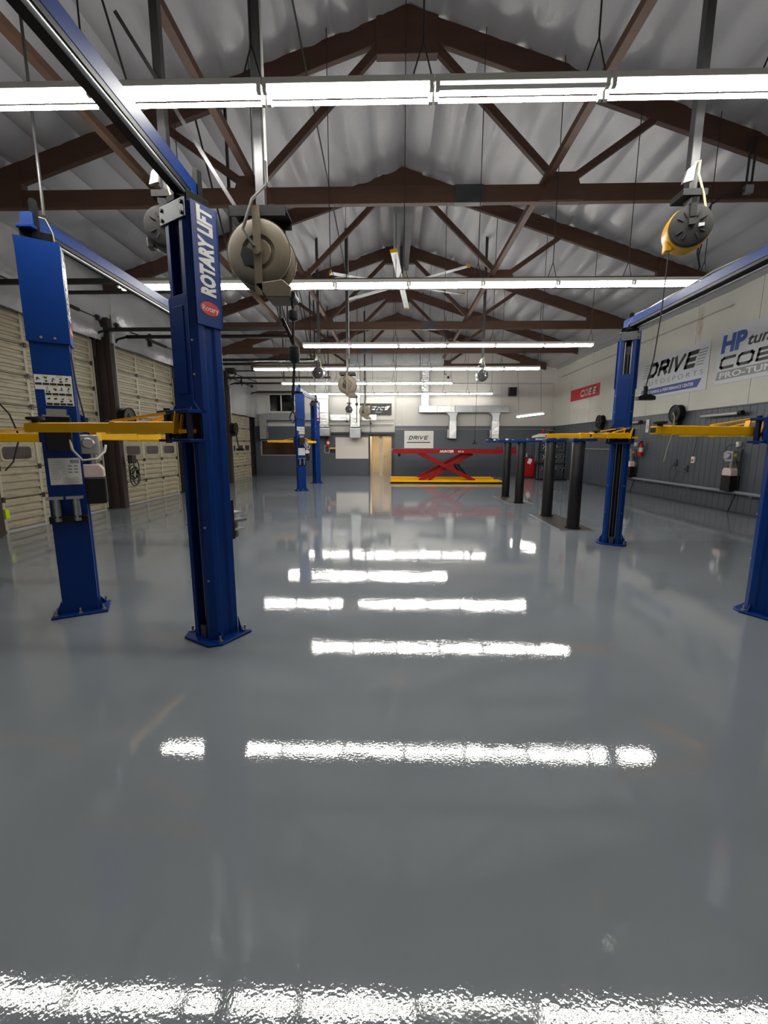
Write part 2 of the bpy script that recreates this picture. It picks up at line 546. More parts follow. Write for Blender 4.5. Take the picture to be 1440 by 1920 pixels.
# hallway seen through the doorway
hall = MB()
hall.box(DX0 - 0.4, DX0, YB + 0.15, YB + 3, 0, 2.6).box(DX1, DX1 + 0.1, YB + 0.15, YB + 3, 0, 2.6).box(DX0 - 0.4, DX1 + 0.1, YB + 3, YB + 3.1, 0, 2.6).box(DX0 - 0.4, DX1 + 0.1, YB + 0.15, YB + 3.1, 2.6, 2.7)
hall.build('hall_lining', 'tan_wall', wback)
d = struct(MB().box(DX0 - 0.05, DX0 + 0.03, YB - 0.03, YB + 0.18, 0, DZ + 0.06).box(DX1 - 0.03, DX1 + 0.05, YB - 0.13, YB + 0.18, 0, DZ + 0.06).box(DX0, DX1, YB - 0.03, YB + 0.18, DZ, DZ + 0.06).build('door_5', 'dark_soffit'))
MB().box(-0.78, -0.62, YB + 0.2, YB + 0.3, 0, 2.1).build('jamb', 'tan_wall', d)
leaf = MB().box(-0.56, -0.1, YB + 1.1, YB + 1.15, 0.01, 2.03).build('door_leaf', 'tan_door', d)
MB().box(-0.52, -0.46, YB + 1.04, YB + 1.1, 0.95, 1.02).build('handle', 'steel', leaf)
lamp = bpy.data.lights.new('hall_light', 'AREA')
lamp.energy = 26; lamp.size = 0.8; lamp.color = (1, 0.88, 0.7)
lo = bpy.data.objects.new('hall_light', lamp); COL.objects.link(lo); lo.location = (-0.7, YB + 1.2, 2.55)
# office window in the grey wall
w1 = struct(MB().box(-7.13, -5.2, YB - 0.02, YB + 0.05, 1.08, 1.12).box(-7.13, -5.2, YB - 0.02, YB + 0.05, 1.86, 1.9).box(-7.14, -7.09, YB - 0.02, YB + 0.05, 1.08, 1.9).box(-5.24, -5.19, YB - 0.02, YB + 0.05, 1.08, 1.9).build('window_1', 'conduit'))
MB().box(-7.09, -5.24, YB + 0.04, YB + 0.05, 1.12, 1.86).build('window_pane', 'glass_brown', w1)
w2 = struct(MB().box(-6.6, -5.36, YB - 0.05, YB - 0.01, 3.34, 3.4).box(-6.6, -5.36, YB - 0.05, YB - 0.01, 4.24, 4.3).box(-6.61, -6.55, YB - 0.05, YB - 0.01, 3.34, 4.3).box(-5.4, -5.34, YB - 0.05, YB - 0.01, 3.34, 4.3).box(-5.98, -5.92, YB - 0.05, YB - 0.01, 3.34, 4.3).build('window_2', 'housing'))
MB().box(-6.55, -5.98, YB - 0.035, YB - 0.012, 3.4, 4.24).build('window_pane', 'glass_dark', w2)
MB().box(-5.92, -5.4, YB - 0.035, YB - 0.012, 3.4, 4.24).build('window_pane', 'glass_dark', w2)

# left wall: backing, wrinkled insulation above the doors, bays between door posts
struct(MB().box(XL - 0.35, XL - 0.12, YF, YB + 0.2, 0, 5.7).build('wall_left', 'door_gap'))
def left_insulation():
    b = MB()
    for y0, y1, z0 in ((YF, 18.6, 4.2), (18.6, YB, 3.05)):
        ny, nz = int((y1 - y0) * 9), 16
        z1 = 5.85
        vs, fs = [], []
        for i in range(ny + 1):
            y = y0 + (y1 - y0) * i / ny
            for j in range(nz + 1):
                t = j / nz
                z = z0 + (z1 - z0) * t
                x = XL + 0.05 + 0.12 * math.sin(PI * t) ** 0.7 + 0.09 * noise.noise(Vector((y * 0.9, z * 1.6, 2))) + 0.035 * noise.noise(Vector((y * 4.2, z * 3.3, 7))) + 0.1 * (1 - t) ** 3
                vs.append((x, y, z))
        for i in range(ny):
            for j in range(nz):
                a = i * (nz + 1) + j
                fs.append((a, a + 1, a + nz + 2, a + nz + 1))
        b.add(vs, fs)
    o = b.build('trim_2', 'vinyl_crinkle')
    for p in o.data.polygons: p.use_smooth = True
    struct(o)
left_insulation()

# sectional doors
def rib_panel(w, h):
    P = [(0, 0)]
    n = 4
    for k in range(n):
        z0 = h * (k + 0.12) / n
        P += [(0, z0), (0.03, z0 + 0.006), (0.03, z0 + h / n * 0.5), (0, z0 + h / n * 0.5 + 0.03)]
    P.append((0, h))
    b = MB()
    vs = [(x, -w / 2, z) for x, z in P] + [(x, w / 2, z) for x, z in P]
    m = len(P)
    return b.add(vs, [(i, i + 1, i + 1 + m, i + m) for i in range(m - 1)])
def rounded(w, h, r, n=4):
    out = []
    for cx, cy, a0 in ((w / 2 - r, h / 2 - r, 0), (-w / 2 + r, h / 2 - r, 90), (-w / 2 + r, -h / 2 + r, 180), (w / 2 - r, -h / 2 + r, 270)):
        for k in range(n + 1):
            a = math.radians(a0 + 90 * k / n)
            out.append((cx + r * math.cos(a), cy + r * math.sin(a)))
    return out
PW = 2.85 / 3
SH = 0.6
rib_me = rib_panel(PW - 0.075, SH - 0.014).mesh('panel')
flat_me = MB().box(0, 0.02, -PW / 2 + 0.0375, PW / 2 - 0.0375, 0, SH - 0.014).mesh('panel')
stile_me = MB().box(0, 0.034, -0.034, 0.034, 0, SH - 0.014).mesh('stile', bevel=0.004)
pane_me = MB().prism(rounded(0.64, 0.24, 0.06), 0.012, 0.026, 'yz').mesh('window_pane')
ring = MB()
_o, _i = rounded(0.72, 0.32, 0.08), rounded(0.64, 0.24, 0.06)
_n = len(_o)
ring.add([(0.034, a, c) for a, c in _o] + [(0.034, a, c) for a, c in _i] + [(0.02, a, c) for a, c in _o] + [(0.02, a, c) for a, c in _i],
         [(k, (k + 1) % _n, (k + 1) % _n + _n, k + _n) for k in range(_n)] + [(k + 2 * _n, (k + 1) % _n + 2 * _n, (k + 1) % _n, k) for k in range(_n)] + [(k + _n, (k + 1) % _n + _n, (k + 1) % _n + 3 * _n, k + 3 * _n) for k in range(_n)])
ring_me = ring.mesh('window_frame')
hinge_me = MB().box(0, 0.05, -0.03, 0.03, -0.05, 0.05).mesh('hinge')
DOORS = [(3.95, 7), (7.62, 7), (11.32, 7), (15.02, 7), (18.75, 5)]
for di, (y0, rows) in enumerate(DOORS):
    dr = struct(MB().box(XL - 0.1, XL - 0.05, y0, y0 + 2.85, 0, rows * SH).build('door_%d' % (di if di else 6), 'door_gap'))
    for rI in range(rows):
        for cI in range(3):
            yc = y0 + PW * (cI + 0.5)
            if rI == 2:
                p = link('panel', flat_me, 'door_cream', dr, (XL - 0.03, yc, rI * SH + 0.03))
                link('window_frame', ring_me, 'door_cream', p, (0, 0, 0.27))
                link('window_pane', pane_me, 'pane_dark', p, (0, 0, 0.27))
            else:
                link('panel', rib_me, 'door_cream', dr, (XL - 0.03, yc, rI * SH + 0.03))
        for cI in range(4):
            yc = y0 + min(max(PW * cI, 0.035), 2.815)
            st = link('stile', stile_me, 'door_trim', dr, (XL - 0.03, yc, rI * SH + 0.03))
            if rI: link('hinge', hinge_me, 'track', st, (0.0, 0, -0.01))
    MB().box(XL - 0.03, XL + 0.03, y0, y0 + 2.85, 0, 0.03).build('bottom_seal', 'conduit', dr)
    MB().box(XL - 0.03, XL + 0.012, y0, y0 + 2.85, rows * SH + 0.02, rows * SH + 0.055).build('top_rail', 'door_trim', dr)
# timber posts between the doors with pipes, as trims of the wall
for k, yc in enumerate((7.2, 10.86, 14.6, 18.3)):
    t = struct(MB().box(XL - 0.1, XL + 0.2, yc - 0.22, yc + 0.22, 0, 4.7 if k < 4 else 5.6).build('trim_%d' % (k + 3), 'dark_wood'))
    MB().box(XL + 0.2, XL + 0.34, yc - 0.16, yc + 0.02, 0, 4.75).build('post_facing', 'dark_wood', t, bevel=0.01)
    MB().tube([(XL + 0.38, yc - 0.05, 1.2), (XL + 0.38, yc - 0.05, 4.6), (XL + 0.35, yc - 0.02, 5.4)], 0.016).build('conduit', 'conduit', t, smooth=True)
    MB().tube([(XL + 0.24, yc + 0.12, 1.1), (XL + 0.24, yc + 0.12, 4.4), (XL + 0.2, yc + 0.2, 4.9)], 0.018).build('conduit', 'cable_dark', t, smooth=True)
    MB().box(XL + 0.34, XL + 0.4, yc - 0.14, yc - 0.04, 4.15, 4.42).build('junction_box', 'galv', t)
    for s in (-1, 1):   # vertical door track beside each post
        MB().box(XL + 0.0, XL + 0.06, yc + s * 0.3 - 0.02, yc + s * 0.3 + 0.02, 0.05, 4.2).build('door_track', 'track', t)
        MB().box(XL - 0.02, XL + 0.02, yc + s * 0.36 - 0.02, yc + s * 0.36 + 0.02, 0.05, 4.2).build('jamb_strip', 'door_trim', t)

# ------------------------------------------------------------------ roof trusses
TY = [0.02, 3.69, 7.36, 11.03, 14.7, 18.37, 22.04]
def truss(k, yy):
    names = {2: 'nearest complete brown timber roof truss, its tie beam above the hose reel', 3: 'brown timber roof truss behind the nearest complete one, at the second light row',
             4: 'brown timber roof truss just beyond the ceiling fan', 5: 'brown timber roof truss behind the one beyond the fan', 6: 'last brown timber roof truss close to the white back wall',
             1: 'brown timber roof truss right above the nearest light row, cut off by the picture', 0: 'brown timber roof truss overhead, behind the nearest light row'}
    t = thing('roof_truss', names[k], 'roof truss', (RX, yy, 0), group='roof trusses')
    z = lambda x: RZ - 0.09 - SL * abs(x)
    w = 7.47
    # rafters, tie beam, gussets: local x measured from the ridge
    for s in (-1, 1):
        MB().prism([(0, z(0)), (s * w, z(w)), (s * w, z(w) - 0.33), (0, z(0) - 0.33)], -0.045, 0.045, 'xz').build('rafter', 'timber', t, bevel=0.006)
        g = [(s * (w - 1.3), 5.46), (s * w, 5.46), (s * w, z(w) - 0.02), (s * (w - 1.3), z(w - 1.3) - 0.05 if k != 2 else z(w - 1.3) - 0.05)]
        MB().prism(g, -0.062, 0.062, 'xz').build('heel_plate', 'timber', t)
        MB().bar((s * 0.45, 0.0, z(0.45) - 0.38), (s * 2.42, 0.0, 5.7), 0.085, 0.11).build('web', 'timber', t)
        MB().bar((s * 2.47, 0.0, 5.7), (s * 3.8, 0.0, z(3.8) - 0.3), 0.085, 0.10).build('web', 'timber', t)
        MB().prism([(s * 2.1, 5.46), (s * 2.8, 5.46), (s * 2.65, 5.86), (s * 2.25, 5.86)], -0.07, 0.07, 'xz').build('node_plate', 'timber', t)
    MB().box(-w, w, -0.05, 0.05, 5.455, 5.705).build('tie_beam', 'timber', t, bevel=0.006)
    MB().prism([(-0.465, 7.48), (0.465, 7.48), (0.465, z(0.465) + 0.01), (0, z(0) + 0.01), (-0.465, z(0.465) + 0.01)], -0.07, 0.07, 'xz').build('ridge_gusset', 'timber', t, bevel=0.005)
    sp = 1.0 if k % 2 == 0 else -1.3
    MB().box(sp - 0.22, sp + 0.22, -0.056, 0.056, 5.45, 5.71).build('splice_plate', 'galv_dark', t)
    return t
for k, yy in enumerate(TY): truss(k, yy)
for x, zz, m, lb in ((2.36, 5.76, 'timber', 'long brown timber brace over the tie beams, right of the ridge'),
                     (-2.24, 5.76, 'timber', 'long brown timber brace over the tie beams, just left of the ridge'),
                     (-3.88, 5.76, 'timber_light', 'paler timber brace over the tie beams, nearest the garage doors')):
    tag(MB().box(x - 0.05, x + 0.05, YF, 22.3, zz - 0.05, zz + 0.05).build('roof_brace', m), lb, 'brace', 'lengthwise roof braces')

# ------------------------------------------------------------------ strip lights
tube_me = MB().cyl((-0.578, 0, 0), (0.578, 0, 0), 0.014, 10).mesh('tube', smooth=True)
socket_me = MB().box(-0.014, 0.014, -0.016, 0.016, -0.052, 0.0).mesh('socket')
hous = MB().prism([(-0.07, 0.0), (0.07, 0.0), (0.05, 0.06), (-0.05, 0.06)], -0.607, 0.607, 'yz')
hous_me = hous.mesh('housing', bevel=0.003)
ROWS = [(3.49, 4.015, 7, 1.245), (7.21, 4.955, 8, 1.182), (11.38, 5.122, 6, 1.2525), (14.73, 4.913, 8, 1.215), (18.09, 2.445, 6, 1.198), (21.72, 4.968, 8, 1.193)]
ROWN = ['nearest light row', 'second light row', 'third light row', 'fourth light row', 'fifth light row', 'light row by the back wall']
mt2 = tube_me.copy(); mt2.materials.clear()
for ri, (yy, xr, n, u) in enumerate(ROWS):
    for k in range(n):
        xc = xr - u * (k + 0.5)
        nth = ORD[n - 1 - k if ri else max(5 - k, 0)]
        lb = 'white twin-tube strip light, %s from the left in the %s' % (nth, ROWN[ri])
        if ri == 0 and k == 2: lb = 'white strip light with one dark tube in the nearest light row'
        if ri == 0 and k == 0: lb = 'white strip light past the right end of the nearest light row, mirrored in the floor'
        if ri == 0 and k == 6: lb = 'white strip light past the left end of the nearest light row, mirrored in the floor'
        t = thing('strip_light', lb, 'strip light', (xc, yy, 4.225), 0, 'fluorescent strip lights')
        t.scale = (u / 1.22, 1, 1)
        link('housing', hous_me, 'housing', t)
        for s in (-1, 1):
            off = (ri == 0 and k == 2 and s == -1)
            if off:
                m2 = tube_me.copy(); m2.materials.clear()
                link('tube', m2, 'tube_off', t, (0, s * 0.058, -0.036))
            else:
                link('tube', tube_me if ri < 5 else mt2, 'tube_on' if ri < 5 else 'tube_dim', t, (0, s * 0.058, -0.036))
        for s in (-1, 1):
            for q in (-1, 1): link('socket', socket_me, 'housing', t, (s * 0.588, q * 0.058, 0))
        top = roof(xc + u / 2) - 4.3
        h = MB().tube([(0.45, 0, 0.06), (0.53, 0, 0.3)], 0.006, 5).tube([(0.6, 0, 0.06), (0.53, 0, 0.3)], 0.006, 5).tube([(0.53, 0, 0.3), (0.53, 0, top)], 0.007, 5)
        h.build('hanger', 'cable_dark', t)
t = thing('strip_light', 'single tilted strip light hanging by the right wall near the back', 'strip light', (6.0, 18.95, 2.98), math.radians(-39))
t.rotation_euler[1] = -0.08
link('housing', hous_me, 'housing', t)
for s in (-1, 1): link('tube', tube_me, 'tube_on', t, (0, s * 0.058, -0.036))
for s in (-1, 1):
    for q in (-1, 1): link('socket', socket_me, 'housing', t, (s * 0.588, q * 0.058, 0))
MB().tube([(0.5, 0, 0.05), (0.52, 0, roof(6.4) - 3.1)], 0.006, 5).tube([(-0.5, 0, 0.05), (-0.52, 0, roof(5.6) - 3.1)], 0.006, 5).build('hanger', 'cable_dark', t)

# ------------------------------------------------------------------ two-post lifts
def text_m(s, m, parent, M, size, **k):
    o = text(s, m, parent, 0, 0, size, 0, **k)
    sx = o.scale.x
    o.matrix_basis = M @ Matrix.Diagonal((sx, 1, 1, 1))
    return o
def basis(x, y, o):
    x, y = Vector(x), Vector(y)
    z = x.cross(y)
    return Matrix(((x.x, y.x, z.x, o[0]), (x.y, y.y, z.y, o[1]), (x.z, y.z, z.z, o[2]), (0, 0, 0, 1)))
HALF = [(.06, .13), (.105, .13), (.145, .085), (.145, .035), (.128, .015), (.128, -.04), (.145, -.06), (.145, -.12)]
INN = [(.112, -.105), (.112, .08), (.09, .115), (.06, .115)]
def power_unit(t, x, y, z, s=1.0, side=0):
    """Motor, pale reservoir neck and black tank with a hose, hung at (x, y) with the top at z, facing -Y of the parent."""
    g = lambda a: a * s
    MB().cbox((x, y, z - g(.11)), (g(.17), g(.15), g(.2))).cyl((x, y - g(.07), z - g(.1)), (x, y - g(.11), z - g(.1)), g(.06), 12).build('motor', 'galv', t, bevel=.012)
    MB().cbox((x - g(.11), y - g(.01), z - g(.1)), (g(.06), g(.1), g(.13))).build('capacitor_box', 'galv', t, bevel=.008)
    MB().cyl((x + g(.02), y - .02, z - g(.2)), (x + g(.02), y - .02, z - g(.32)), g(.035), 10).build('valve_block', 'steel', t)
    MB().prism([(x - g(.1), z - g(.46)), (x + g(.11), z - g(.46)), (x + g(.11), z - g(.37)), (x + g(.07), z - g(.32)), (x - g(.07), z - g(.32)), (x - g(.1), z - g(.37))], y - g(.08), y + g(.08), 'xz').build('reservoir_neck', 'plastic_pink', t, bevel=.008)
    MB().cyl((x - .03, y - g(.02), z - g(.33)), (x - .03, y - g(.02), z - g(.29)), g(.025), 10).build('filler_cap', 'black', t)
    MB().cbox((x + g(.005), y, z - g(.6)), (g(.22), g(.17), g(.28))).build('tank', 'black', t, bevel=.01)
def column(lift, y, th, north, rear_kit=False, sticker=False, kit2=False):
    poly = HALF + [(-a, c) for a, c in reversed(HALF)] + [(-a, c) for a, c in reversed(INN)] + INN
    c = MB().prism(poly, 0.02, 3.42, 'xy').build('column', 'blue', lift, bevel=.003, loc=(0, y, 0), rotz=th)
    pl = [(-.23, -.2), (.23, -.2), (.23, .12), (.16, .2), (-.16, .2), (-.23, .12)]
    bp = MB().prism(pl, 0, .022, 'xy')
    for s in (-1, 1):
        bp.prism([(s * .148, .022), (s * .2, .022), (s * .148, .16)], -.13, -.118, 'xz')
        bp.prism([(s * .148, .022), (s * .2, .022), (s * .148, .1)], .06, .072, 'xz')
    bp.build('base_plate', 'blue', c, bevel=.004)
    for bx, by in ((-.19, -.16), (.19, -.16), (0, -.165), (.19, .1), (-.19, .1)):
        MB().cyl((bx, by, .02), (bx, by, .035), .022, 6).cyl((bx, by, .03), (bx, by, .075), .01, 8).build('anchor_bolt', 'steel', c)
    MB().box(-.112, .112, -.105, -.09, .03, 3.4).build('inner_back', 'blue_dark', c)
    MB().cyl((0, -.035, .1), (0, -.035, 3.1), .026, 12).build('lift_cylinder', 'post_steel', c, smooth=True)
    for s in (-1, 1): MB().cyl((s * .046, .06, .1), (s * .046, .06, 3.3), .006, 6).build('equaliser_cable', 'steel', c)
    MB().box(-.035, .035, .06, .125, .022, .13).build('foot_bracket', 'galv_dark', c)
    hp = MB().box(-.15, .15, .13, .142, 3.29, 3.42)
    hp.build('header_plate', 'galv_dark', c, bevel=.003)
    for sx in (-.12, .12):
        for sz in (3.32, 3.39): MB().cyl((sx, .14, sz), (sx, .152, sz), .013, 6).build('bolt', 'black' if north and y > 0 and not rear_kit else 'steel', c)
    MB().box(-.12, .12, -.1, .1, 3.42, 3.5).box(-.05, .05, .02, .14, 3.42, 3.47).build('pulley_box', 'mast_black', c, bevel=.006)
    mp = []
    MB().prism([(-.03, 3.4), (.03, 3.4), (.03, 3.73), (.015, 3.75), (-.015, 3.75), (-.03, 3.73)], -.115, -.075, 'xz').build('mast', 'mast_black', c)
    MB().tube([(.0, -.1, 3.62), (.08, -.13, 3.6), (.12, -.13, 3.5), (.125, -.12, 3.42)], .004, 5).build('limit_wire', 'cable_cream', c)
    sh = MB().box(-.158, .158, -.136, -.122, 2.57, 3.425).box(.146, .158, -.136, .095, 2.57, 3.425).box(-.158, -.146, -.136, .095, 2.57, 3.425)
    sh.build('shroud', 'blue', c, bevel=.002)
    for sx in (-.05, .05): MB().lathe([(.012, 0), (.012, .006), (0, .009)], (sx, -.136, 2.61), (0, -1, 0), 8).build('bolt', 'steel', c)
    for sx in (-1, 1):
        for bz in (.55, 1.0, 2.2, 2.45): MB().lathe([(.01, 0), (.008, .006)], (sx * .118, .125, bz), (sx * .7, .7, 0), 8).build('bolt', 'steel', c)
        M = basis((0, 0, 1), (0, -sx, 0), (sx * .1605, -.05 * sx + (.0 if sx > 0 else -.06), 2.79))
        M = basis((0, 0, 1), (0, -sx, 0), (sx * .1605, -.075 if sx < 0 else .035, 2.79))
        text_m('ROTARY LIFT', 'ink_white', c, M, .17, bold=.009, shear=.1, width=.62)
        M = basis((0, sx, 0), (0, 0, 1), (sx * .161, -.02, 2.70))
        e = MB()
        quad(e, [(.085 * math.cos(2 * PI * i / 20), .05 * math.sin(2 * PI * i / 20)) for i in range(20)], 0)
        eo = e.build('logo_oval', 'ink_red', c)
        eo.matrix_basis = M
        text_m('Rotary', 'ink_white', c, basis((0, sx, 0), (0, 0, 1), (sx * .162, -.02 - sx * .07, 2.68)), .055, width=.14)
    # raised carriage with pivot bracket
    ca = MB().box(-.058, .058, .0, .135, 1.75, 2.78).prism([(-.11, 2.0), (-.11, 2.76), (-.09, 2.78), (.09, 2.78), (.11, 2.76), (.11, 2.0), (.175, 1.93), (-.175, 1.93)], .133, .147, 'xz')
    ca.box(-.07, .07, .146, .153, 2.06, 2.7)
    ca.box(-.2, .2, .1, .26, 1.905, 1.93).box(-.2, .2, .1, .26, 1.69, 1.71).box(-.2, .2, .1, .14, 1.69, 1.93)
    ca.build('carriage', 'blue', c, bevel=.003)
    MB().box(-.19, .19, .141, .15, 1.72, 1.9).build('recess_shade_plate', 'black', c)  # black plate painting in the shade between the bracket plates
    for s in (-1, 1): MB().cyl((s * .14, .21, 1.68), (s * .14, .21, 1.95), .025, 10).build('pivot_pin', 'blue_dark', c)
    if north and y > 0 and not sticker and kit2:
        MB().box(-.14, .14, -.15, -.12, .86, 1.2).build('adapter_holder', 'black', c)
        MB().box(-.14, .14, -.26, -.15, .93, .942).box(-.14, .14, -.24, -.15, 1.08, 1.092).build('adapter_shelf', 'conduit', c)
        for xx in (-.08, .07): MB().cyl((xx, -.21, .86), (xx, -.21, 1.0), .022, 10).box(xx - .05, xx + .05, -.29, -.16, 1.0, 1.02).build('stack_adapter', 'steel', c)
    if sticker:
        MB().box(-.13, -.05, -.1225, -.1205, .32, .42).build('sticker', 'paper', c)
        MB().box(-.12, -.06, -.1235, -.1225, .34, .37).build('sticker_print', 'ink', c)
    if rear_kit:
        yb = -.1215
        b = MB()
        b.box(-.14, .135, yb - .002, yb, 2.16, 2.29).box(-.075, .135, yb - .002, yb, 2.02, 2.16)
        b.build('warning_sheet', 'paper', c)
        p, p2 = MB(), MB()
        random.seed(3)
        for r, (x0, n) in enumerate(((-.135, 5), (-.07, 4), (-.07, 4))):
            for i in range(n):
                xa = x0 + (.265 if r == 0 else .2) / n * i
                w = (.265 if r == 0 else .2) / n - .006
                zt = 2.283 - r * .088
                p.box(xa, xa + w, yb - .0035, yb - .002, zt - .082, zt - .064)
                for q in range(4):
                    px, pz = xa + w * random.uniform(.1, .6), zt - random.uniform(.012, .045)
                    p.box(px, px + w * random.uniform(.12, .35), yb - .0035, yb - .002, pz - random.uniform(.004, .014), pz)
                if i in (1, 3): p2.box(xa, xa + w, yb - .003, yb - .002, zt - .008, zt)
        p.build('warning_print', 'ink', c)['kind'] = 'stuff'
        p2.build('warning_header', 'ink_yellow', c)['kind'] = 'stuff'
        MB().box(-.1, .1, yb - .085, yb, 1.61, 1.93).build('latch_box', 'black', c, bevel=.01)
        MB().box(-.07, .075, yb - .075, yb, 1.93, 1.985).box(-.1, .1, yb - .095, yb - .085, 1.915, 1.93).build('latch_cover', 'steel', c)
        MB().box(-.115, .13, yb - .002, yb, 1.29, 1.54).build('instruction_sheet', 'paper', c)
        p = MB()
        p.box(.05, .12, yb - .003, yb - .002, 1.49, 1.525)
        for i in range(9): p.box(-.1, -.1 + random.uniform(.05, .09), yb - .003, yb - .002, 1.5 - .02 * i, 1.503 - .02 * i)
        for i in range(6): p.box(.03 + .045 * (i % 2), .06 + .045 * (i % 2), yb - .003, yb - .002, 1.46 - .03 * (i // 2), 1.472 - .03 * (i // 2))
        for i in range(4): p.box(-.02, .1, yb - .003, yb - .002, 1.35 - .015 * i, 1.353 - .015 * i)
        p.build('instruction_print', 'ink_grey', c)['kind'] = 'stuff'
        MB().box(-.145, .145, yb - .09, yb, .985, .998).box(-.15, .15, yb - .06, yb, .93, .985).build('adapter_shelf', 'black', c)
        for sx in (-.08, .07):
            MB().cyl((sx, yb - .06, .95), (sx, yb - .06, 1.16), .032, 12).box(sx - .07, sx + .06, yb - .1, yb - .02, 1.16, 1.185).build('stack_adapter', 'steel', c, smooth=True)
        power_unit(c, .205, -.02, 1.77, .92)
        MB().box(.146, .19, -.06, .03, 1.2, 1.72).build('unit_bracket', 'blue', c)
        MB().tube([(.06, yb - .05, 1.86), (.09, yb - .09, 1.62), (.16, yb - .1, 1.52), (.27, yb - .06, 1.53), (.33, -.08, 1.6), (.34, -.03, 1.66)], .011, 8).build('hose', 'conduit', c, smooth=True)
        MB().tube([(.15, -.1, 2.5), (.17, -.14, 2.2), (.2, -.15, 1.95), (.22, -.08, 1.76)], .008, 6).build('supply_cable', 'cable_dark', c, smooth=True)
    return c
def arm(lift, p, q, z, split=.6, tip=True, w=.1, h=.088, brace=True, third=False):
    p, q = Vector((p[0], p[1], z)), Vector((q[0], q[1], z))
    d = (q - p).normalized()
    n = Vector((-d.y, d.x, 0))
    m = p.lerp(q, split)
    o = MB().bar(p, m, w, h).build('arm', 'yellow', lift, bevel=.007)
    MB().bar(p.lerp(q, split - .12), q, w * .82, h * .84).build('inner_tube', 'yellow', o, bevel=.006)
    MB().bar(m - d * .035, m + d * .002, w * 1.06, h * 1.06).build('arm_collar', 'yellow', o, bevel=.004)
    # curved pivot bracket and restraint rod
    br = MB()
    for s in (-1, 1):
        a = p + n * (s * w * .5)
        br.bar(a - d * .0 + Vector((0, 0, -.05)), a - d * .03 + Vector((0, 0, .12)), .012, .06)
    br.bar(p - d * .03 + Vector((0, 0, .12)) - n * .05, p - d * .16 + Vector((0, 0, .12)) - n * .02, .05, .012)
    br.bar(p - d * .02 + Vector((0, 0, -.03)), p - d * .16 + Vector((0, 0, -.03)), .06, .03)
    br.build('pivot_bracket', 'yellow', o)
    if brace:
        MB().bar(p - d * .03 + Vector((0, 0, .125)), p.lerp(q, .42) + Vector((0, 0, h / 2 + .006)), .036, .016).build('restraint_rod', 'yellow', o)
    MB().bar(q - d * .01, q + d * .003, w * .6, h * .5).build('end_shade_insert', 'black_rough', o)  # solid black insert, painted shade of a hollow tube end
    if tip:
        a = q - d * .07
        MB().cyl(a + Vector((0, 0, h * .4)), a + Vector((0, 0, h * .4 + .025)), .025, 10).lathe([(.05, 0), (.062, .006), (.062, .022), (.05, .026)], a + Vector((0, 0, h * .4 + .022)), (0, 0, 1), 20).build('lift_pad', 'black_rough', o, smooth=True)
    return o
def lift(label, x, y, arms, south_kit=False, kit2=False, sticker=False, south=True):
    t = thing('two_post_lift', label, 'car lift', (x, y, 0), 0, 'blue two-post lifts')
    if south: column(t, -1.5, math.radians(30), False, south_kit, sticker)
    column(t, 1.5, math.radians(150), True, kit2=kit2)
    b = MB().box(-.055, .055, -1.62, 1.62, 3.53, 3.64).box(-.07, .07, -1.66, -1.44, 3.5, 3.53).box(-.07, .07, 1.44, 1.66, 3.5, 3.53)
    bm = b.build('overhead_beam', 'blue', t, bevel=.006)
    MB().box(-.055, .055, -1.45, 1.45, 3.495, 3.528).build('beam_channel', 'black', bm)
    MB().cyl((.04, -1.45, 3.478), (.04, 1.45, 3.478), .014, 10).build('hydraulic_line', 'galv', bm, smooth=True)
    MB().tube([(-.03, -1.45, 3.65)] + [(-.03 + .02 * math.sin(i), -1.3 + i * .26, 3.655 + .012 * math.cos(i * 1.7)) for i in range(11)] + [(-.06, 1.46, 3.55)], .009, 6).build('hose', 'conduit', bm, smooth=True)
    for a in arms: arm(t, *a[:3], **(a[3] if len(a) > 3 else {}))
    return t
lift('nearest blue two-post lift, its overhead beam running toward the camera, yellow arm swung left', -1.57, 1.95,
     [((-.12, 1.33), (-1.34, 1.36), 1.80, dict(split=.42)), ((-.22, 1.52), (-1.05, 1.9), 1.80, dict(split=.5)), ((.1, -1.35), (-.9, -1.6), 1.80)], kit2=True)
lift('blue two-post lift behind the nearest one, with warning stickers on its back', -3.17, 5.48,
     [((-.3, -1.25), (-1.9, -1.18), 1.735, dict(split=.7)), ((-.15, 1.38), (-1.28, 1.52), 1.755, dict(split=.55)), ((.1, -1.2), (.25, -.3), 1.755)], south_kit=True)
lift('small far blue two-post lift in front of the office windows', -3.37, 16.62,
     [((-.22, -1.3), (-1.2, -1.42), 1.78), ((-.2, 1.35), (-.75, 1.3), 1.78), ((.15, -1.25), (.35, -.4), 1.76)], south_kit=True)
lift('blue two-post lift on the right, beside the wall with banners', 3.75, 5.58,
     [((-.1, 1.32), (-1.25, 1.42), 1.815, dict(split=.55)), ((-.02, 1.26), (-.62, 1.2), 1.815, dict(split=.6)), ((-.22, -1.3), (-1.34, -1.58), 1.805, dict(split=.86)), ((-.05, -1.2), (-.5, -.7), 1.80)], sticker=True)

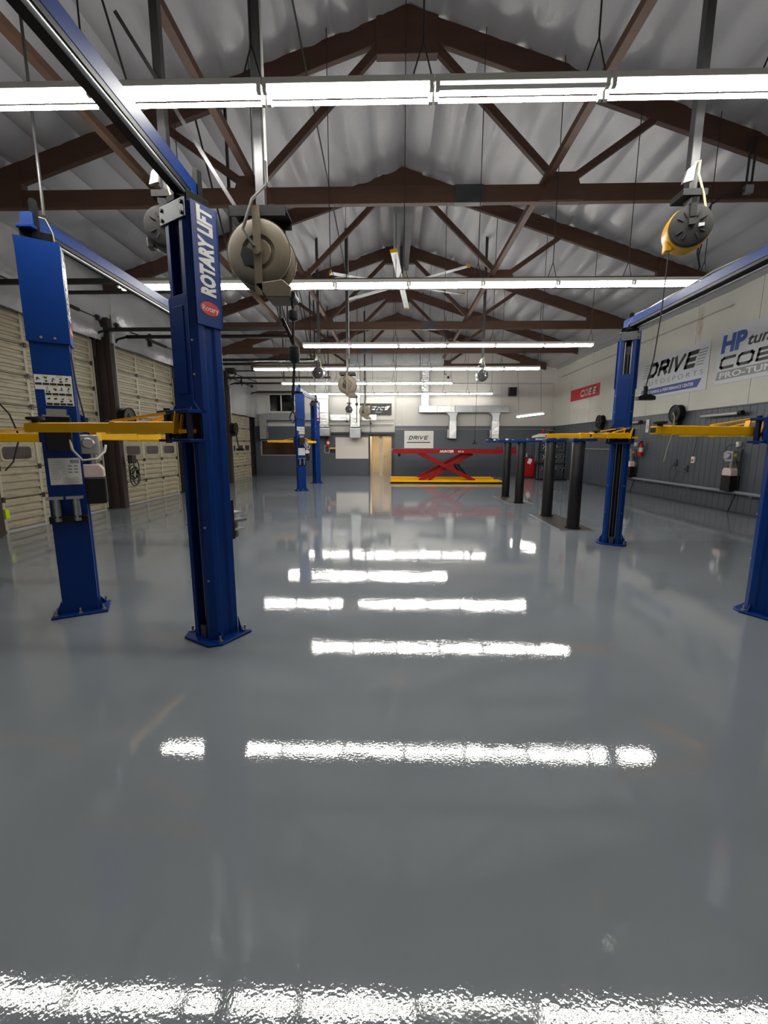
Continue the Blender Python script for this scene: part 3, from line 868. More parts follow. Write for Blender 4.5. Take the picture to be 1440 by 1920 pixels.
# ------------------------------------------------------------------ in-ground lift posts, right of the middle
def inground(label, y, yoke):
    t = thing('in_ground_lift', label, 'car lift', (3.64, y, 0), 0)
    MB().box(-.33, .33, -.98, .92, 0, .008).build('floor_plate', 'steel_plate', t)
    for s in (-1, 1):
        MB().lathe([(.121, .008), (.121, 1.72), (.11, 1.74)], (0, s * .735, 0), (0, 0, 1), 28).build('lift_post', 'black_pipe', t, smooth=True)
        MB().lathe([(.15, .008), (.15, .03), (.123, .034)], (0, s * .735, 0), (0, 0, 1), 24).build('post_collar', 'black', t)
        b = MB().box(-.3 if yoke else -.16, .35 if yoke else .3, s * .735 - .13, s * .735 + .13, 1.74, 1.8).build('yoke', 'blue', t, bevel=.008)
        if yoke: MB().box(-.7, -.3, s * .735 - .05, s * .735 + .05, 1.745, 1.8).box(.35, .68, s * .735 - .05, s * .735 + .05, 1.745, 1.8).build('swing_arm', 'blue', b, bevel=.006)
        for xx in (-.66, -.42, .16, .62) if yoke else (-.1, .16):
            MB().cyl((xx, s * .735, 1.8), (xx, s * .735, 1.845), .04, 12).build('pad_adapter', 'ink_white' if xx in (-.42, .62) else 'steel', b)
    if yoke:
        MB().box(.4, .74, -.8, -.68, 1.8, 1.85).build('adapter_bar', 'ink_silver', t)
    MB().box(-.345, -.33, -.99, .93, 0, .01).box(-.345, .345, -.995, -.98, 0, .01).box(.33, .345, -.99, .93, 0, .01).build('plate_edge', 'galv', t)
    return t
inground('nearer pair of black in-ground lift posts behind the right blue lift', 9.12, False)
inground('farther pair of black in-ground lift posts with blue yokes and pale adapters', 12.83, True)

# ------------------------------------------------------------------ red scissor lift by the back wall
t = thing('scissor_lift', 'red scissor alignment lift raised on a yellow base by the back wall', 'car lift', (2.3, 18.9, 0))
for y0, nm in ((-.72, 'front'), (.86, 'rear')):
    rw = MB().prism([(-2.35, 1.33), (-2.2, 1.29), (3.0, 1.29), (3.0, 1.46), (-2.35, 1.49)], y0, y0 + .5, 'xz').build('runway', 'red', t, bevel=.006)
    MB().box(-2.3, 2.9, y0 + .01, y0 + .49, 1.49, 1.503).build('deck', 'galv_dark', rw)
    MB().bar((-2.34, y0 + .25, 1.48), (-2.52, y0 + .25, 1.3), .44, .03).build('ramp_flap', 'steel', rw)
    MB().box(2.6, 2.95, y0 + .05, y0 + .45, 1.503, 1.56).build('turn_plate', 'red', rw)
    MB().box(-2.1, -2.0, y0 + .2, y0 + .3, 1.16, 1.29).build('stop_bracket', 'black', rw)
    MB().box(-2.44, 2.42, y0, y0 + .5, 0, .06).box(-2.44, 2.42, y0, y0 + .035, 0, .14).box(-2.44, 2.42, y0 + .465, y0 + .5, 0, .14).build('base_frame', 'yellow', t, bevel=.004)
    MB().box(-1.75, -1.35, y0 - .006, y0, .0, .035).build('base_stop', 'black', t)
    MB().bar((-1.15, y0 + .13, 1.3), (1.25, y0 + .13, .1), .12, .17).build('scissor_leg', 'red', t, bevel=.006)
    MB().bar((-1.15, y0 + .37, .1), (1.15, y0 + .37, 1.3), .12, .17).build('scissor_leg', 'red', t, bevel=.006)
    MB().bar((-.75, y0 + .37, .12), (.75, y0 + .34, 1.1), .1, .1).build('scissor_strut', 'red', t)
    MB().cyl((.05, y0 - .005, .7), (.05, y0 + .51, .7), .05, 12).build('pivot_pin', 'red', t)
    MB().cyl((.5, y0 + .25, .82), (1.0, y0 + .25, .2), .05, 10).build('hydraulic_cylinder', 'black', t, smooth=True)
    MB().tube(wobble((.35, y0 + .2, .85), (1.05, y0 + .2, .12), -.12), .022, 8).build('hose', 'black', t, smooth=True)
text_m('HUNTER', 'ink_white', t, basis((1, 0, 0), (0, 0, 1), (-.32, -.724, 1.335)), .14, bold=.006, shear=.25, width=.6)
text_m('RX 16', 'ink_white', t, basis((1, 0, 0), (0, 0, 1), (.46, -.724, 1.345)), .1, bold=.004, shear=.25, width=.25)

# ------------------------------------------------------------------ hanging reels
def hose_reel(label, x, y, z, hose_pts, mt='tan_metal'):
    t = thing('hose_reel', label, 'hose reel', (x, y, z), 0, 'hose reels on ceiling posts')
    MB().box(-.037, .037, .0, .075, .36, roof(x) - z - .02).build('drop_post', 'post_steel', t, bevel=.004)
    MB().box(-.23, .23, -.09, .15, .34, .36).box(-.23, .23, -.1, -.085, .28, .36).box(-.23, .23, .14, .15, .28, .36).build('mount_plate', 'black', t)
    for yy in (-.11, .09):
        prof = [(.02, 0), (.1, 0), (.11, .015), (.13, .015), (.14, 0), (.235, 0), (.262, .015), (.27, .012), (.27, .02), (.26, .022), (.02, .022)]
        MB().lathe(prof, (0, yy, 0), (0, 1, 0), 36).build('flange', mt, t, smooth=True)
    MB().lathe([(.2, 0), (.225, .02), (.225, .14), (.2, .16)], (0, -.085, 0), (0, 1, 0), 28).build('hose_coil', 'black_rough', t, smooth=True)
    MB().prism([(.0, .0), (-.13, .05), (-.15, -.02), (-.12, -.1), (-.03, -.11)], -.113, -.111, 'xz').build('flange_slot', 'black', t)
    MB().bar((0, -.13, .34), (0, -.13, -.34), .06, .02).cyl((0, -.11, 0), (0, -.16, 0), .035, 14).build('frame_arm', mt, t)
    MB().prism([(-.04, -.25), (.2, -.22), (.27, -.28), (.26, -.36), (.06, -.36)], -.14, .1, 'xz').build('guide_arm', mt, t, bevel=.008)
    MB().cyl((.26, -.1, -.33), (.26, .06, -.33), .035, 12).build('roller', 'black', t)
    MB().tube([(.05, .02, .75), (.06, -.02, .55), (-.02, -.15, .38), (-.1, -.17, .15), (-.02, -.165, .02)], .012, 8).build('feed_hose', 'cable_dark', t, smooth=True)
    MB().tube([(.05, .04, roof(x) - z - .05), (.05, .04, .6)], .013, 8).build('riser_pipe', 'conduit', t, smooth=True)
    if hose_pts:
        h = MB().tube(hose_pts, .013, 8).build('hose', 'black', t, smooth=True)
        a = Vector(hose_pts[1])
        MB().lathe([(.01, 0), (.04, .02), (.045, .05), (.04, .08), (.01, .1)], a, (0, 0, -1), 14).build('ball_stop', 'black_rough', h, smooth=True)
        e = Vector(hose_pts[-1])
        MB().cyl(e, e + Vector((0, 0, -.06)), .016, 10).tube([e + Vector((0, 0, -.06)), e + Vector((.03, 0, -.12)), e + Vector((0, 0, -.17)), e + Vector((-.03, 0, -.12)), e + Vector((0, 0, -.06))], .006, 6).build('hose_hook', 'black', h)
    return t
r1 = hose_reel('large tan steel hose reel hanging closest, in front of the second light row', -1.135, 3.85, 3.25,
          [(.25, -.02, -.36), (.255, -.02, -.42), (.25, -.03, -.7), (.255, -.03, -.86), (.24, -.03, -1.05), (.225, -.03, -1.22)])
MB().lathe([(.02, 0), (.045, .02), (.05, .09), (.045, .13), (.02, .15)], (.257, -.03, -.72), (0, 0, -1), 16).build('hose_valve', 'black', r1, smooth=True)
MB().bar((.16, -.03, -.5), (.25, -.03, -.7), .03, .03).build('valve_lever', 'black', r1)
MB().bar((-.2, .05, .38), (-1.12, .05, 1.85), .03, .03).build('brace', 'post_steel', r1)
hose_reel('tan hose reel hanging in the middle distance below the third light row', -1.37, 12.7, 3.4, [(.26, 0, -.36), (.265, 0, -.5), (.26, 0, -1.0)])
hose_reel('smallest tan hose reel, hanging close to the black banner on the back wall', -1.36, 20.0, 3.2, [(.26, 0, -.36), (.265, 0, -.5), (.26, 0, -.9)])

def cord_reel(label, x, y, z, face, yell, cord, drop=True):
    """Round cord reel with a black lid on the FACE side, hung on a square drop post."""
    t = thing('cord_reel', label, 'cord reel', (x, y, z), 0, 'cord reels on ceiling posts')
    MB().box(-.02, .05, .0, .07, .3, roof(x) - z - .02).build('drop_post', 'post_steel', t, bevel=.004)
    MB().box(-.09, .11, -.05, .12, .25, .3).box(-.02, .06, -.03, .05, .17, .26).build('mount_plate', 'black', t)
    fr = Matrix.Rotation(math.radians(face), 4, 'Z')
    o = MB().lathe([(.13, -.075), (.165, -.07), (.17, -.05), (.17, .05), (.165, .07), (.13, .075)], (0, 0, 0), (0, -1, 0), 32).build('drum', yell, t, smooth=True)
    o.matrix_basis = fr
    l = MB().lathe([(.16, .076), (.16, .092), (.145, .1), (.0, .1)], (0, 0, 0), (0, -1, 0), 32)
    l.bar((0, -.1, .16), (0, -.112, 0), .05, .014)
    rb = MB()
    for i in range(12):
        a = 2 * PI * i / 12
        if i % 3: rb.bar((.07 * math.cos(a), -.104, .07 * math.sin(a)), (.12 * math.cos(a), -.104, .12 * math.sin(a)), .008, .008)
    lo = l.build('lid', 'black_rough', o, smooth=True)
    rb.build('lid_ribs', 'galv_dark', o)['kind'] = 'stuff'
    MB().box(.05, .09, -.112, -.098, -.02, .005).build('rating_plate', 'ink_white', o)
    MB().box(-.16, -.1, -.04, .04, -.16, -.07).build('cord_guide', yell, o, bevel=.01)
    MB().bar((0, -.11, .2), (0, -.11, .06), .045, .02).box(-.03, .03, -.12, .05, .16, .2).build('hanger_bracket', 'post_steel', o)
    MB().tube([(.07, -.09, .01), (.1, -.08, .09), (.08, -.05, .25), (.03, -.03, .42), (.04, -.02, .52), (.0, -.03, .5), (-.03, -.04, .4)], .009, 6).build('feed_cord', 'cable_cream', t, smooth=True)
    MB().prism([(-.1, .34), (-.02, .36), (-.01, .48), (-.07, .44)], -.05, -.02, 'xz').build('junction_box', 'galv', t)
    if cord:
        g = Vector((-.13, 0, -.17))
        pts = [g] + [g + Vector(q) for q in cord]
        h = MB().tube(pts, .006, 6).build('cord', 'cable_dark', t, smooth=True)
        e = pts[-1]
        MB().cyl(e, e + Vector((0, 0, -.09)), .018, 10).prism([(e.x - .07, e.z - .12), (e.x + .08, e.z - .12), (e.x + .08, e.z - .09), (e.x + .03, e.z - .07), (e.x - .02, e.z - .07), (e.x - .07, e.z - .09)], e.y - .03, e.y + .03, 'xz').build('socket', 'black', h)
    return t
cord_reel('yellow cord reel with a black lid hanging above the right blue lift', 2.47, 3.92, 3.46, -15, 'yellow_reel', [(-.005, .01, -.5), (-.03, .01, -.85), (-.075, .01, -1.1)])
cord_reel('dark cord reel half hidden behind the top of the nearest blue column', -1.98, 3.92, 3.5, 14, 'galv_dark', None)
cord_reel('small cord reel hanging in the middle distance, left of the tan reels', -2.22, 12.7, 3.74, -10, 'galv', [(0, 0, -.3), (.01, 0, -.55)])
cord_reel('small cord reel hanging in the middle distance, right of the fan', 2.56, 12.7, 3.66, 10, 'galv', [(0, 0, -.9), (-.01, 0, -1.68)])
cord_reel('farthest small cord reel by the riser ducts on the back wall', -2.1, 20.0, 3.3, -10, 'galv', [(0, 0, -.2), (.01, 0, -.3)])

# long thin conduits crossing the roof space
def rod(label, p, q, r=.014, m='post_steel', cat='conduit'):
    tag(MB().tube([p, q], r, 8).build('conduit', m, smooth=True), label, cat, 'roof conduits')
rod('thin dark conduit slanting from the top of the picture down behind the large hose reel', (-1.35, 12.4, 6.4), (-1.35, 6.0, 7.45))
rod('thin conduit slanting down past the blue beam of the nearest lift', (-2.28, 3.62, 5.3), (-1.95, 3.62, 4.0), .009)
rod('thin vertical conduit dropping onto the lift with the warning stickers', (-3.1, 3.98, roof(-3.1)), (-3.1, 3.98, 3.66), .012)
rod('thin vertical rod hanging left of the nearest blue column', (-3.2, 6.3, roof(-3.2)), (-3.2, 6.3, 3.9), .008)
rod('grey conduit sloping along the top of the right wall to the light rows', (XR - .06, 11.2, 5.1), (XR - .06, 21.8, 5.02), .018, 'conduit')
rod('grey conduit running straight across the upper back wall', (2.9, YB - .05, 4.78), (8.2, YB - .05, 4.78), .02, 'conduit')
rod('grey conduit dropping down the right end of the back wall', (8.22, YB - .05, 4.78), (8.22, YB - .05, 3.3), .02, 'conduit')
rod('thin white conduit along the top of the grey back wall', (.1, YB - .125, 2.47), (8.2, YB - .125, 2.47), .016, 'conduit')
tb = thing('junction_box', 'small metal junction box with cable loops on the right of the nearest tie beam', 'junction box', (5.45, 7.27, 5.55))
MB().box(-.06, .06, -.04, .035, -.05, .07).build('box_body', 'galv', tb, bevel=.005)
for sx in (-.04, .04): MB().cyl((sx, .0, .07), (sx, .0, roof(5.45) - 5.55 - .22), .016, 8).build('riser', 'cable_dark', tb, smooth=True)
MB().tube([(-.06, 0, 0), (-.35, -.02, -.08), (-.55, -.03, -.2), (-.68, -.03, -.5), (-.68, -.03, -.9), (-.62, -.03, -1.1), (-.66, -.03, -1.22)], .014, 8).tube([(-.55, -.03, -.2), (-.6, -.03, -.55), (-.66, -.03, -.95)], .01, 8).build('cable_loop', 'cable_dark', tb, smooth=True)

# ------------------------------------------------------------------ ceiling fan on a sheet-metal beam under the ridge
t = thing('ceiling_fan', 'large six-bladed silver ceiling fan with a yellow hub under the ridge', 'fan', (.2, 13.1, 6.3))
MB().box(-.24, -.02, -2.3, 1.65, 1.0, 1.1).box(.05, .25, -2.3, 1.65, 1.0, 1.1).box(-.02, .05, -2.3, 1.65, 1.02, 1.08).build('mount_beam', 'galv_dark', t)
MB().cyl((0, 0, 1.0), (0, 0, .12), .05, 14).build('down_rod', 'post_steel', t)
MB().lathe([(.05, .2), (.2, .14), (.24, .04), (.22, -.05), (.1, -.1), (0, -.1)], (0, 0, 0), (0, 0, 1), 24).build('hub', 'yellow_reel', t, smooth=True)
for k in range(6):
    a = math.radians(24 + 60 * k)
    d = Vector((math.cos(a), math.sin(a), 0))
    o = MB().prism([(-.085, -.008), (-.05, .012), (.03, .016), (.085, -.02), (.03, -.008), (-.05, -.014)], .2, 2.12, 'yz').build('blade', 'galv', t)
    o.rotation_euler = (math.radians(8), 0, a)
    MB().box(2.12, 2.15, -.095, .095, -.035, .05).build('blade_tip', 'yellow_reel', o, bevel=.008)

# ------------------------------------------------------------------ ducts on the back wall
def duct(label, parts):
    t = thing('air_duct', label, 'duct', parts[0][2])
    ox = Vector(parts[0][2])
    for nm, m, c, d in parts:
        MB().cbox(Vector(c) - ox, d).build(nm, m, t, bevel=.012)
    return t
t = duct('grey metal duct with an elbow left of the far blue lift', [
    ('duct_run', 'galv', (-5.3, YB - .34, 3.1), (2.4, .34, .36))])
MB().prism([(-1.72, .17), (-1.2, .17), (-1.2, -.18), (-1.36, -.18), (-1.36, -.5), (-1.72, -.5), (-1.72, -.1), (-1.58, .1)], -.17, .17, 'xz').build('elbow', 'galv', t, bevel=.006)
MB().box(-1.71, -1.37, -.16, .16, -1.15, -.5).build('duct_drop', 'galv', t, bevel=.006)
MB().box(-1.36, -1.26, -.17, -.12, -1.1, -.78).build('damper', 'steel', t)
for px, pz in ((-1.55, -.02), (-1.32, .1)): MB().lathe([(.04, 0), (.04, .02), (0, .03)], (px, -.17, pz), (0, -1, 0), 12).build('damper_knob', 'steel', t)
for k, (x0, x1, zb, lb) in enumerate(((-4.05, -3.3, 2.1, 'wider shiny foil-wrapped riser duct behind the far blue lift'), (-2.28, -1.7, 2.0, 'narrower shiny foil riser duct left of the office doorway'))):
    t = thing('air_duct', lb, 'duct', ((x0 + x1) / 2, YB - .5, 0))
    w = (x1 - x0) / 2
    for i in range(4):
        z0 = 2.55 + i * .72
        MB().box(-w * .85, w * .85, -.17, .17, z0, z0 + .7).build('duct_section', 'foil', t, bevel=.01)
        MB().box(-w * .9, w * .9, -.19, .19, z0 + .69, z0 + .72).build('duct_flange', 'galv', t)
    MB().box(-w, w, -.25, .18, zb, 2.5).build('outlet_box', 'galv', t, bevel=.02)
t = thing('air_duct', 'grey cross duct running between the two shiny risers', 'duct', (-2.8, YB - .4, 3.05))
MB().box(-.5, .5, -.08, .08, -.15, .15).build('duct_section', 'foil', t, bevel=.008)
MB().box(1.15, 1.9, -.08, .08, -.15, .15).build('duct_section', 'foil', t, bevel=.008)
for z in (2.72, 2.95):
    tag(MB().cyl((-4.2, YB - .36, z), (.0, YB - .36, z), .03, 10).build('wall_pipe', 'back_white', smooth=True), 'white pipe along the projecting wall above the doorway, %s of two' % ('upper' if z > 2.8 else 'lower'), 'pipe')
t = thing('air_duct', 'shiny duct with a tall riser and two drops over the white sign', 'duct', (3.6, YB - .32, 3.48))
for i in range(5):
    x0 = -2.3 + i * .92
    MB().box(x0, x0 + .915, -.19, .19, -.17, .17).build('duct_section', 'foil' if i < 2 else 'galv', t, bevel=.008)
for i in range(3): MB().box(-2.2, -1.82, -.15, .15, .17 + i * .66, .82 + i * .66).build('riser_section', 'foil', t, bevel=.008)
for xx in (-.55, 1.64):
    MB().prism([(xx - .17, -.6), (xx + .17, -.6), (xx + .17, -.35), (xx + .26, -.17), (xx - .34, -.17), (xx - .17, -.38)], -.15, .15, 'xz').build('drop_boot', 'galv', t, bevel=.006)
    MB().box(xx - .19, xx + .19, -.17, .17, -1.5, -.6).build('drop', 'foil', t, bevel=.01)
    MB().box(xx - .27, xx - .2, -.15, .0, -1.45, -1.05).build('grille', 'steel', t)
t = thing('air_duct', 'long grey duct crossing under the roof near the back wall', 'duct', (.4, 21.0, 5.7))
for i in range(4): MB().box(-2.6 + i * 1.15, -1.47 + i * 1.15, -.25, .25, -.23, .23).build('duct_section', 'galv', t, bevel=.01)
t = thing('wall_speaker', 'small dark loudspeaker high on the right of the back wall', 'speaker', (6.12, YB - .12, 4.37))
MB().box(-.2, .2, -.12, .1, -.22, .22).build('cabinet', 'dark_soffit', t, bevel=.01)
MB().box(-.17, .17, -.125, -.12, -.19, .19).build('front_grille', 'black_rough', t)
t = thing('security_camera', 'tiny black camera on the upper back wall', 'camera', (2.8, YB - .06, 5.1))
MB().box(-.05, .05, -.06, .05, -.06, .06).build('housing', 'black', t, bevel=.01)
MB().cyl((0, -.06, 0), (0, -.1, 0), .03, 10).build('lens', 'glass_dark', t)
t = thing('hook_hanger', 'small dark hanger hook hanging in front of the back wall shiny duct', 'hook', (2.35, 20.2, 4.9))
MB().cyl((0, 0, 0), (0, 0, 2.55), .012, 6).box(-.02, .1, -.01, .01, -.02, .01).build('rod', 'cable_dark', t)

# ------------------------------------------------------------------ signs
X1, Z1 = (1, 0, 0), (0, 0, 1)
def sheet(e, w, h, m, name='sheet', d=.006):
    return MB().box(0, w, 0, h, 0, d).build(name, m, e)
e = board('wall_sign', (.555, YB - .115, 1.47), X1, Z1, 'white sign with dark lettering behind the red scissor lift', 'sign')
sheet(e, 1.54, .92, 'paper')
strokes('DRIVE', 'ink', e, .22, .46, 1.0, .2, .045, shear=.3)
b = MB()
for i in range(4): b.box(.1, .18, .48 + i * .05, .49 + i * .05, .007, .0085).box(1.3, 1.42, .48 + i * .05, .49 + i * .05, .007, .0085)
b.build('speed_lines', 'ink_grey', e)
text('AUTOSPORTS', 'ink_grey', e, .2, .36, .09, width=1.1)
MB().prism([(.12, .29), (1.36, .29), (1.4, .34), (.16, .34)], .006, .0085, 'xy').build('bar', 'ink', e)
e = board('banner', (-1.25, YB - .15, 3.19), X1, Z1, 'black banner with white lettering high on the back wall', 'banner')
sheet(e, 1.12, .6, 'ink')
strokes('SCT', 'ink_white', e, .3, .25, .56, .18, .045, shear=.4)
b = MB()
quad(b, [(.06, .43), (.36, .45), (.3, .39)], .008); quad(b, [(.05, .3), (.27, .36), (.24, .25)], .008); quad(b, [(.86, .47), (1.06, .47), (.88, .26), (.8, .26), (.9, .4)], .008)
b.build('wing_marks', 'ink_white', e)
text('PERFORMANCE', 'ink_white', e, .28, .13, .06, width=.32)
e = board('whiteboard', (-3.11, YB - .03, .92), X1, Z1, 'large blank whiteboard beside the office doorway', 'whiteboard')
sheet(e, 1.76, 1.13, 'whiteboard', d=.02)
# right wall: text runs toward the camera
RXD = (0, -1, 0)
e = board('banner', (XR - .02, 14.92, 3.16), RXD, Z1, 'large white banner with slanted black lettering and a blue bar on the right wall', 'banner')
sheet(e, 3.12, 1.28, 'banner_white')
strokes('DRIVE', 'ink', e, .36, .66, 2.22, .46, .115, gap=.12, shear=.35)
b = MB()
for i in range(6):
    q = .7 + i * .075
    b.box(.12 + i * .025, .36 + i * .022, q, q + .014, .007, .0085).box(2.62 + i * .025, 2.92 + i * .025, q, q + .014, .007, .0085)
b.build('speed_lines', 'ink', e)
text('A U T O S P O R T S', 'ink_grey', e, .2, .42, .2, width=2.75)['kind'] = 'stuff'
MB().prism([(.06, .1), (2.78, .1), (2.92, .32), (.16, .32)], .006, .0085, 'xy').build('bar', 'ink_blue', e)
text('DYNO TUNING & PERFORMANCE CENTER', 'ink_white', e, .22, .165, .13, z=.0095, width=2.4, bold=.002)
e = board('banner', (XR - .02, 11.52, 3.22), RXD, Z1, 'white banner with blue and black lettering, cut by the right edge of the picture', 'banner')
sheet(e, 3.3, 1.32, 'banner_white')
text('HP', 'ink_hp', e, .1, .78, .56, bold=.03, shear=.08, width=.78)
text('tuners', 'ink', e, .9, .8, .36, bold=.008, shear=.25, width=1.2)
strokes('COBB', 'ink', e, .1, .36, 2.1, .3, .07, gap=.14, shear=.2)
MB().prism([(.04, .1), (2.3, .1), (2.34, .31), (.08, .31)], .006, .0085, 'xy').build('bar', 'ink_grey', e)
text('PRO-TUNER', 'ink_white', e, .14, .135, .2, z=.0095, width=2.0, bold=.004)
e = board('banner', (XR - .02, 20.6, 3.62), RXD, Z1, 'small red banner with white lettering far along the right wall', 'banner')
sheet(e, 2.85, .58, 'banner_white')
MB().box(.01, 2.84, .06, .57, .006, .0085).build('red_field', 'ink_red', e)
strokes('COBB', 'ink_white', e, 1.05, .17, 1.5, .28, .06, gap=.14, shear=.2, z=.0095)

# ------------------------------------------------------------------ right wall fittings
def wall_unit(label, y, z):
    t = thing('power_unit', label, 'power unit', (XR - .14, y, 0), -PI / 2)
    MB().box(-.09, .12, .1, .135, z - .7, z + .02).build('back_plate', 'grey_wall', t)
    power_unit(t, 0, 0, z, 1.35)
    MB().box(-.03, .05, .06, .13, z + .08, z + .2).build('outlet_box', 'housing', t)
    MB().tube([(0.01, .05, z + .12), (-.12, .0, z + .13), (-.2, -.02, z + .06), (-.2, -.02, z - .05), (-.16, 0, z - .1)], .008, 6).build('power_cord', 'cable_dark', t, smooth=True)
    MB().tube([(.1, 0, z - .2), (.17, .05, z - .5), (.14, .09, z - 1.0), (.05, .08, .25), (.0, .04, .0)], .015, 8).build('hose', 'cable_dark', t, smooth=True)
    MB().box(.1, .13, -.06, -.01, z - .16, z - .08).build('label_tag', 'ink_yellow', t)
wall_unit('wall-mounted power unit with a black tank nearer the right edge of the picture', 10.45, 1.55)
wall_unit('wall-mounted power unit beside the fire extinguisher', 14.8, 1.55)
def wall_reel(label, x, y, z, cord):
    t = thing('wall_reel', label, 'hose reel', (x, y, z), 0, 'black reels on the walls')
    s = 1 if x > 0 else -1
    prof = [(.0, 0), (.09, 0), (.11, .02), (.23, .02), (.25, 0), (.25, .03), (.22, .05), (.2, .05), (.2, .13), (.25, .14), (.25, .17), (.0, .17)]
    MB().lathe(prof, (-s * .17, 0, 0), (s, 0, 0), 32).build('drum', 'black', t, smooth=True)
    MB().lathe([(.0, 0), (.05, 0), (.05, .03), (0, .03)], (-s * .2, 0, 0), (s, 0, 0), 16).build('hub', 'galv_dark', t)
    MB().box(-.12, .12, -.1, .1, -.33, -.2).build('bracket', 'black', t, bevel=.01)
    if cord: MB().tube([(-s * .2, -.03, .02), (-s * .21, -.1, -.1)] + [(-s * .19, y2, z2) for y2, z2 in cord], .012, 6).build('cord', 'cable_cream', t, smooth=True)
    return t
wall_reel('black hose reel with a pale cord on the right wall below the large white banner', XR - .03, 12.72, 2.58, [(-.08, -.5), (.1, -1.0), (.2, -1.4)])
wall_reel('black hose reel on the right wall hidden partly by the right blue lift', XR - .03, 17.3, 2.6, None)
for y0, y1, lb in ((10.45, 11.7, 'grey tubular wall lamp, unlit, above the arm at the right edge'), (14.55, 15.35, 'grey tubular wall lamp, unlit, just right of the right blue lift')):
    t = thing('wall_lamp', lb, 'lamp', (XR - .12, (y0 + y1) / 2, 2.43))
    h = (y1 - y0) / 2
    MB().cyl((0, -h, 0), (0, h, 0), .04, 14).build('lamp_tube', 'ink_silver', t, smooth=True)
    MB().cyl((0, -h - .1, .01), (0, -h + .02, .01), .05, 14).build('end_cap', 'black', t)
    MB().box(0, .1, -h * .5, -h * .5 + .05, -.02, .02).box(0, .1, h * .5, h * .5 + .05, -.02, .02).build('clip', 'galv', t)
t = thing('wall_pipe', 'grey pipe rail running low along the right wall', 'pipe', (XR - .1, 0, .53))
MB().cyl((0, 9.2, 0), (0, 16.2, 0), .045, 14).build('pipe', 'pipe_grey', t, smooth=True)
for y in (9.8, 11.9, 14.0, 15.9): MB().box(-.03, .1, y - .03, y + .03, -.07, .05).build('pipe_bracket', 'pipe_grey', t)
tag(MB().tube([(XR - .05, 15.5, 1.5), (XR - .05, 18.8, 1.5)], .015, 8).build('air_line', 'conduit', smooth=True), 'thin grey air line at mid height on the far right wall', 'pipe')
def extinguisher(label, x, y, z, s=1.0):
    t = thing('fire_extinguisher', label, 'fire extinguisher', (x, y, z))
    MB().lathe([(.0, 0), (.075 * s, 0), (.08 * s, .02), (.08 * s, .36 * s), (.05 * s, .43 * s), (.025 * s, .45 * s)], (0, 0, 0), (0, 0, 1), 20).build('cylinder', 'fire_red', t, smooth=True)
    MB().lathe([(.0815 * s, .14 * s), (.0815 * s, .28 * s)], (0, 0, 0), (0, 0, 1), 20).build('paper_label', 'paper', t)
    MB().box(-.03, .03, -.06, .03, .45 * s, .5 * s).build('valve_handle', 'black', t)
    MB().tube([(-.02, -.03, .47 * s), (-.1 * s, -.06, .4 * s), (-.1 * s, -.05, .15 * s)], .012, 6).build('hose', 'black', t, smooth=True)
extinguisher('red fire extinguisher on the right wall next to the power unit', XR - .12, 14.35, 1.3)
extinguisher('small red fire extinguisher on the back wall left of the whiteboard', -3.5, YB - .12, 1.55)
e = board('wall_notice', (XR - .01, 14.36, 2.08), RXD, Z1, 'narrow white paper notice above the fire extinguisher', 'sign')
sheet(e, .16, .42, 'paper')
b = MB(); quad(b, [(.04, .12), (.12, .12), (.08, .3)], .008); b.build('triangle_mark', 'ink_grey', e)
e = board('framed_notice', (-3.7, YB - .03, 1.22), X1, Z1, 'small framed notice under the back wall fire extinguisher', 'sign')
sheet(e, .26, .4, 'ink_silver'); MB().box(.03, .23, .03, .37, .006, .009).build('notice_sheet', 'dark_soffit', e)
e = board('wall_notice', (-3.42, YB - .03, 1.24), X1, Z1, 'small black and yellow notice left of the whiteboard', 'sign')
sheet(e, .3, .27, 'ink'); MB().box(0, .3, .2, .27, .006, .009).build('yellow_band', 'ink_yellow', e)
def outlet(label, y, z, m='housing'):
    t = thing('wall_outlet', label, 'outlet', (XR - .02, y, z))
    MB().box(-.03, .02, -.06, .06, -.09, .09).build('plate', m, t, bevel=.005)
    MB().box(-.033, -.03, -.03, .03, -.05, .02).build('socket_face', 'ink_red' if m == 'housing' else 'black', t)
    return t
o = outlet('white outlet with a red mark in the middle of the right wall', 11.95, 1.26)
MB().tube([(-.02, 0, .09), (-.02, -.05, .5), (-.02, -.02, .9)], .008, 6).build('cord', 'cable_dark', o, smooth=True)
outlet('grey outlet low on the right wall', 12.2, 1.0, 'grey_wall')
o = outlet('grey outlet with two dangling black cords on the right wall', 12.68, 1.15, 'grey_wall')
MB().tube([(-.04, 0, -.05), (-.05, .16, -.2), (-.05, .14, -.35), (-.05, .06, -.6)], .007, 6).tube([(-.04, -.02, -.05), (-.05, -.18, -.25), (-.05, -.15, -.4), (-.05, -.02, -.6)], .007, 6).build('cord', 'cable_dark', o, smooth=True)

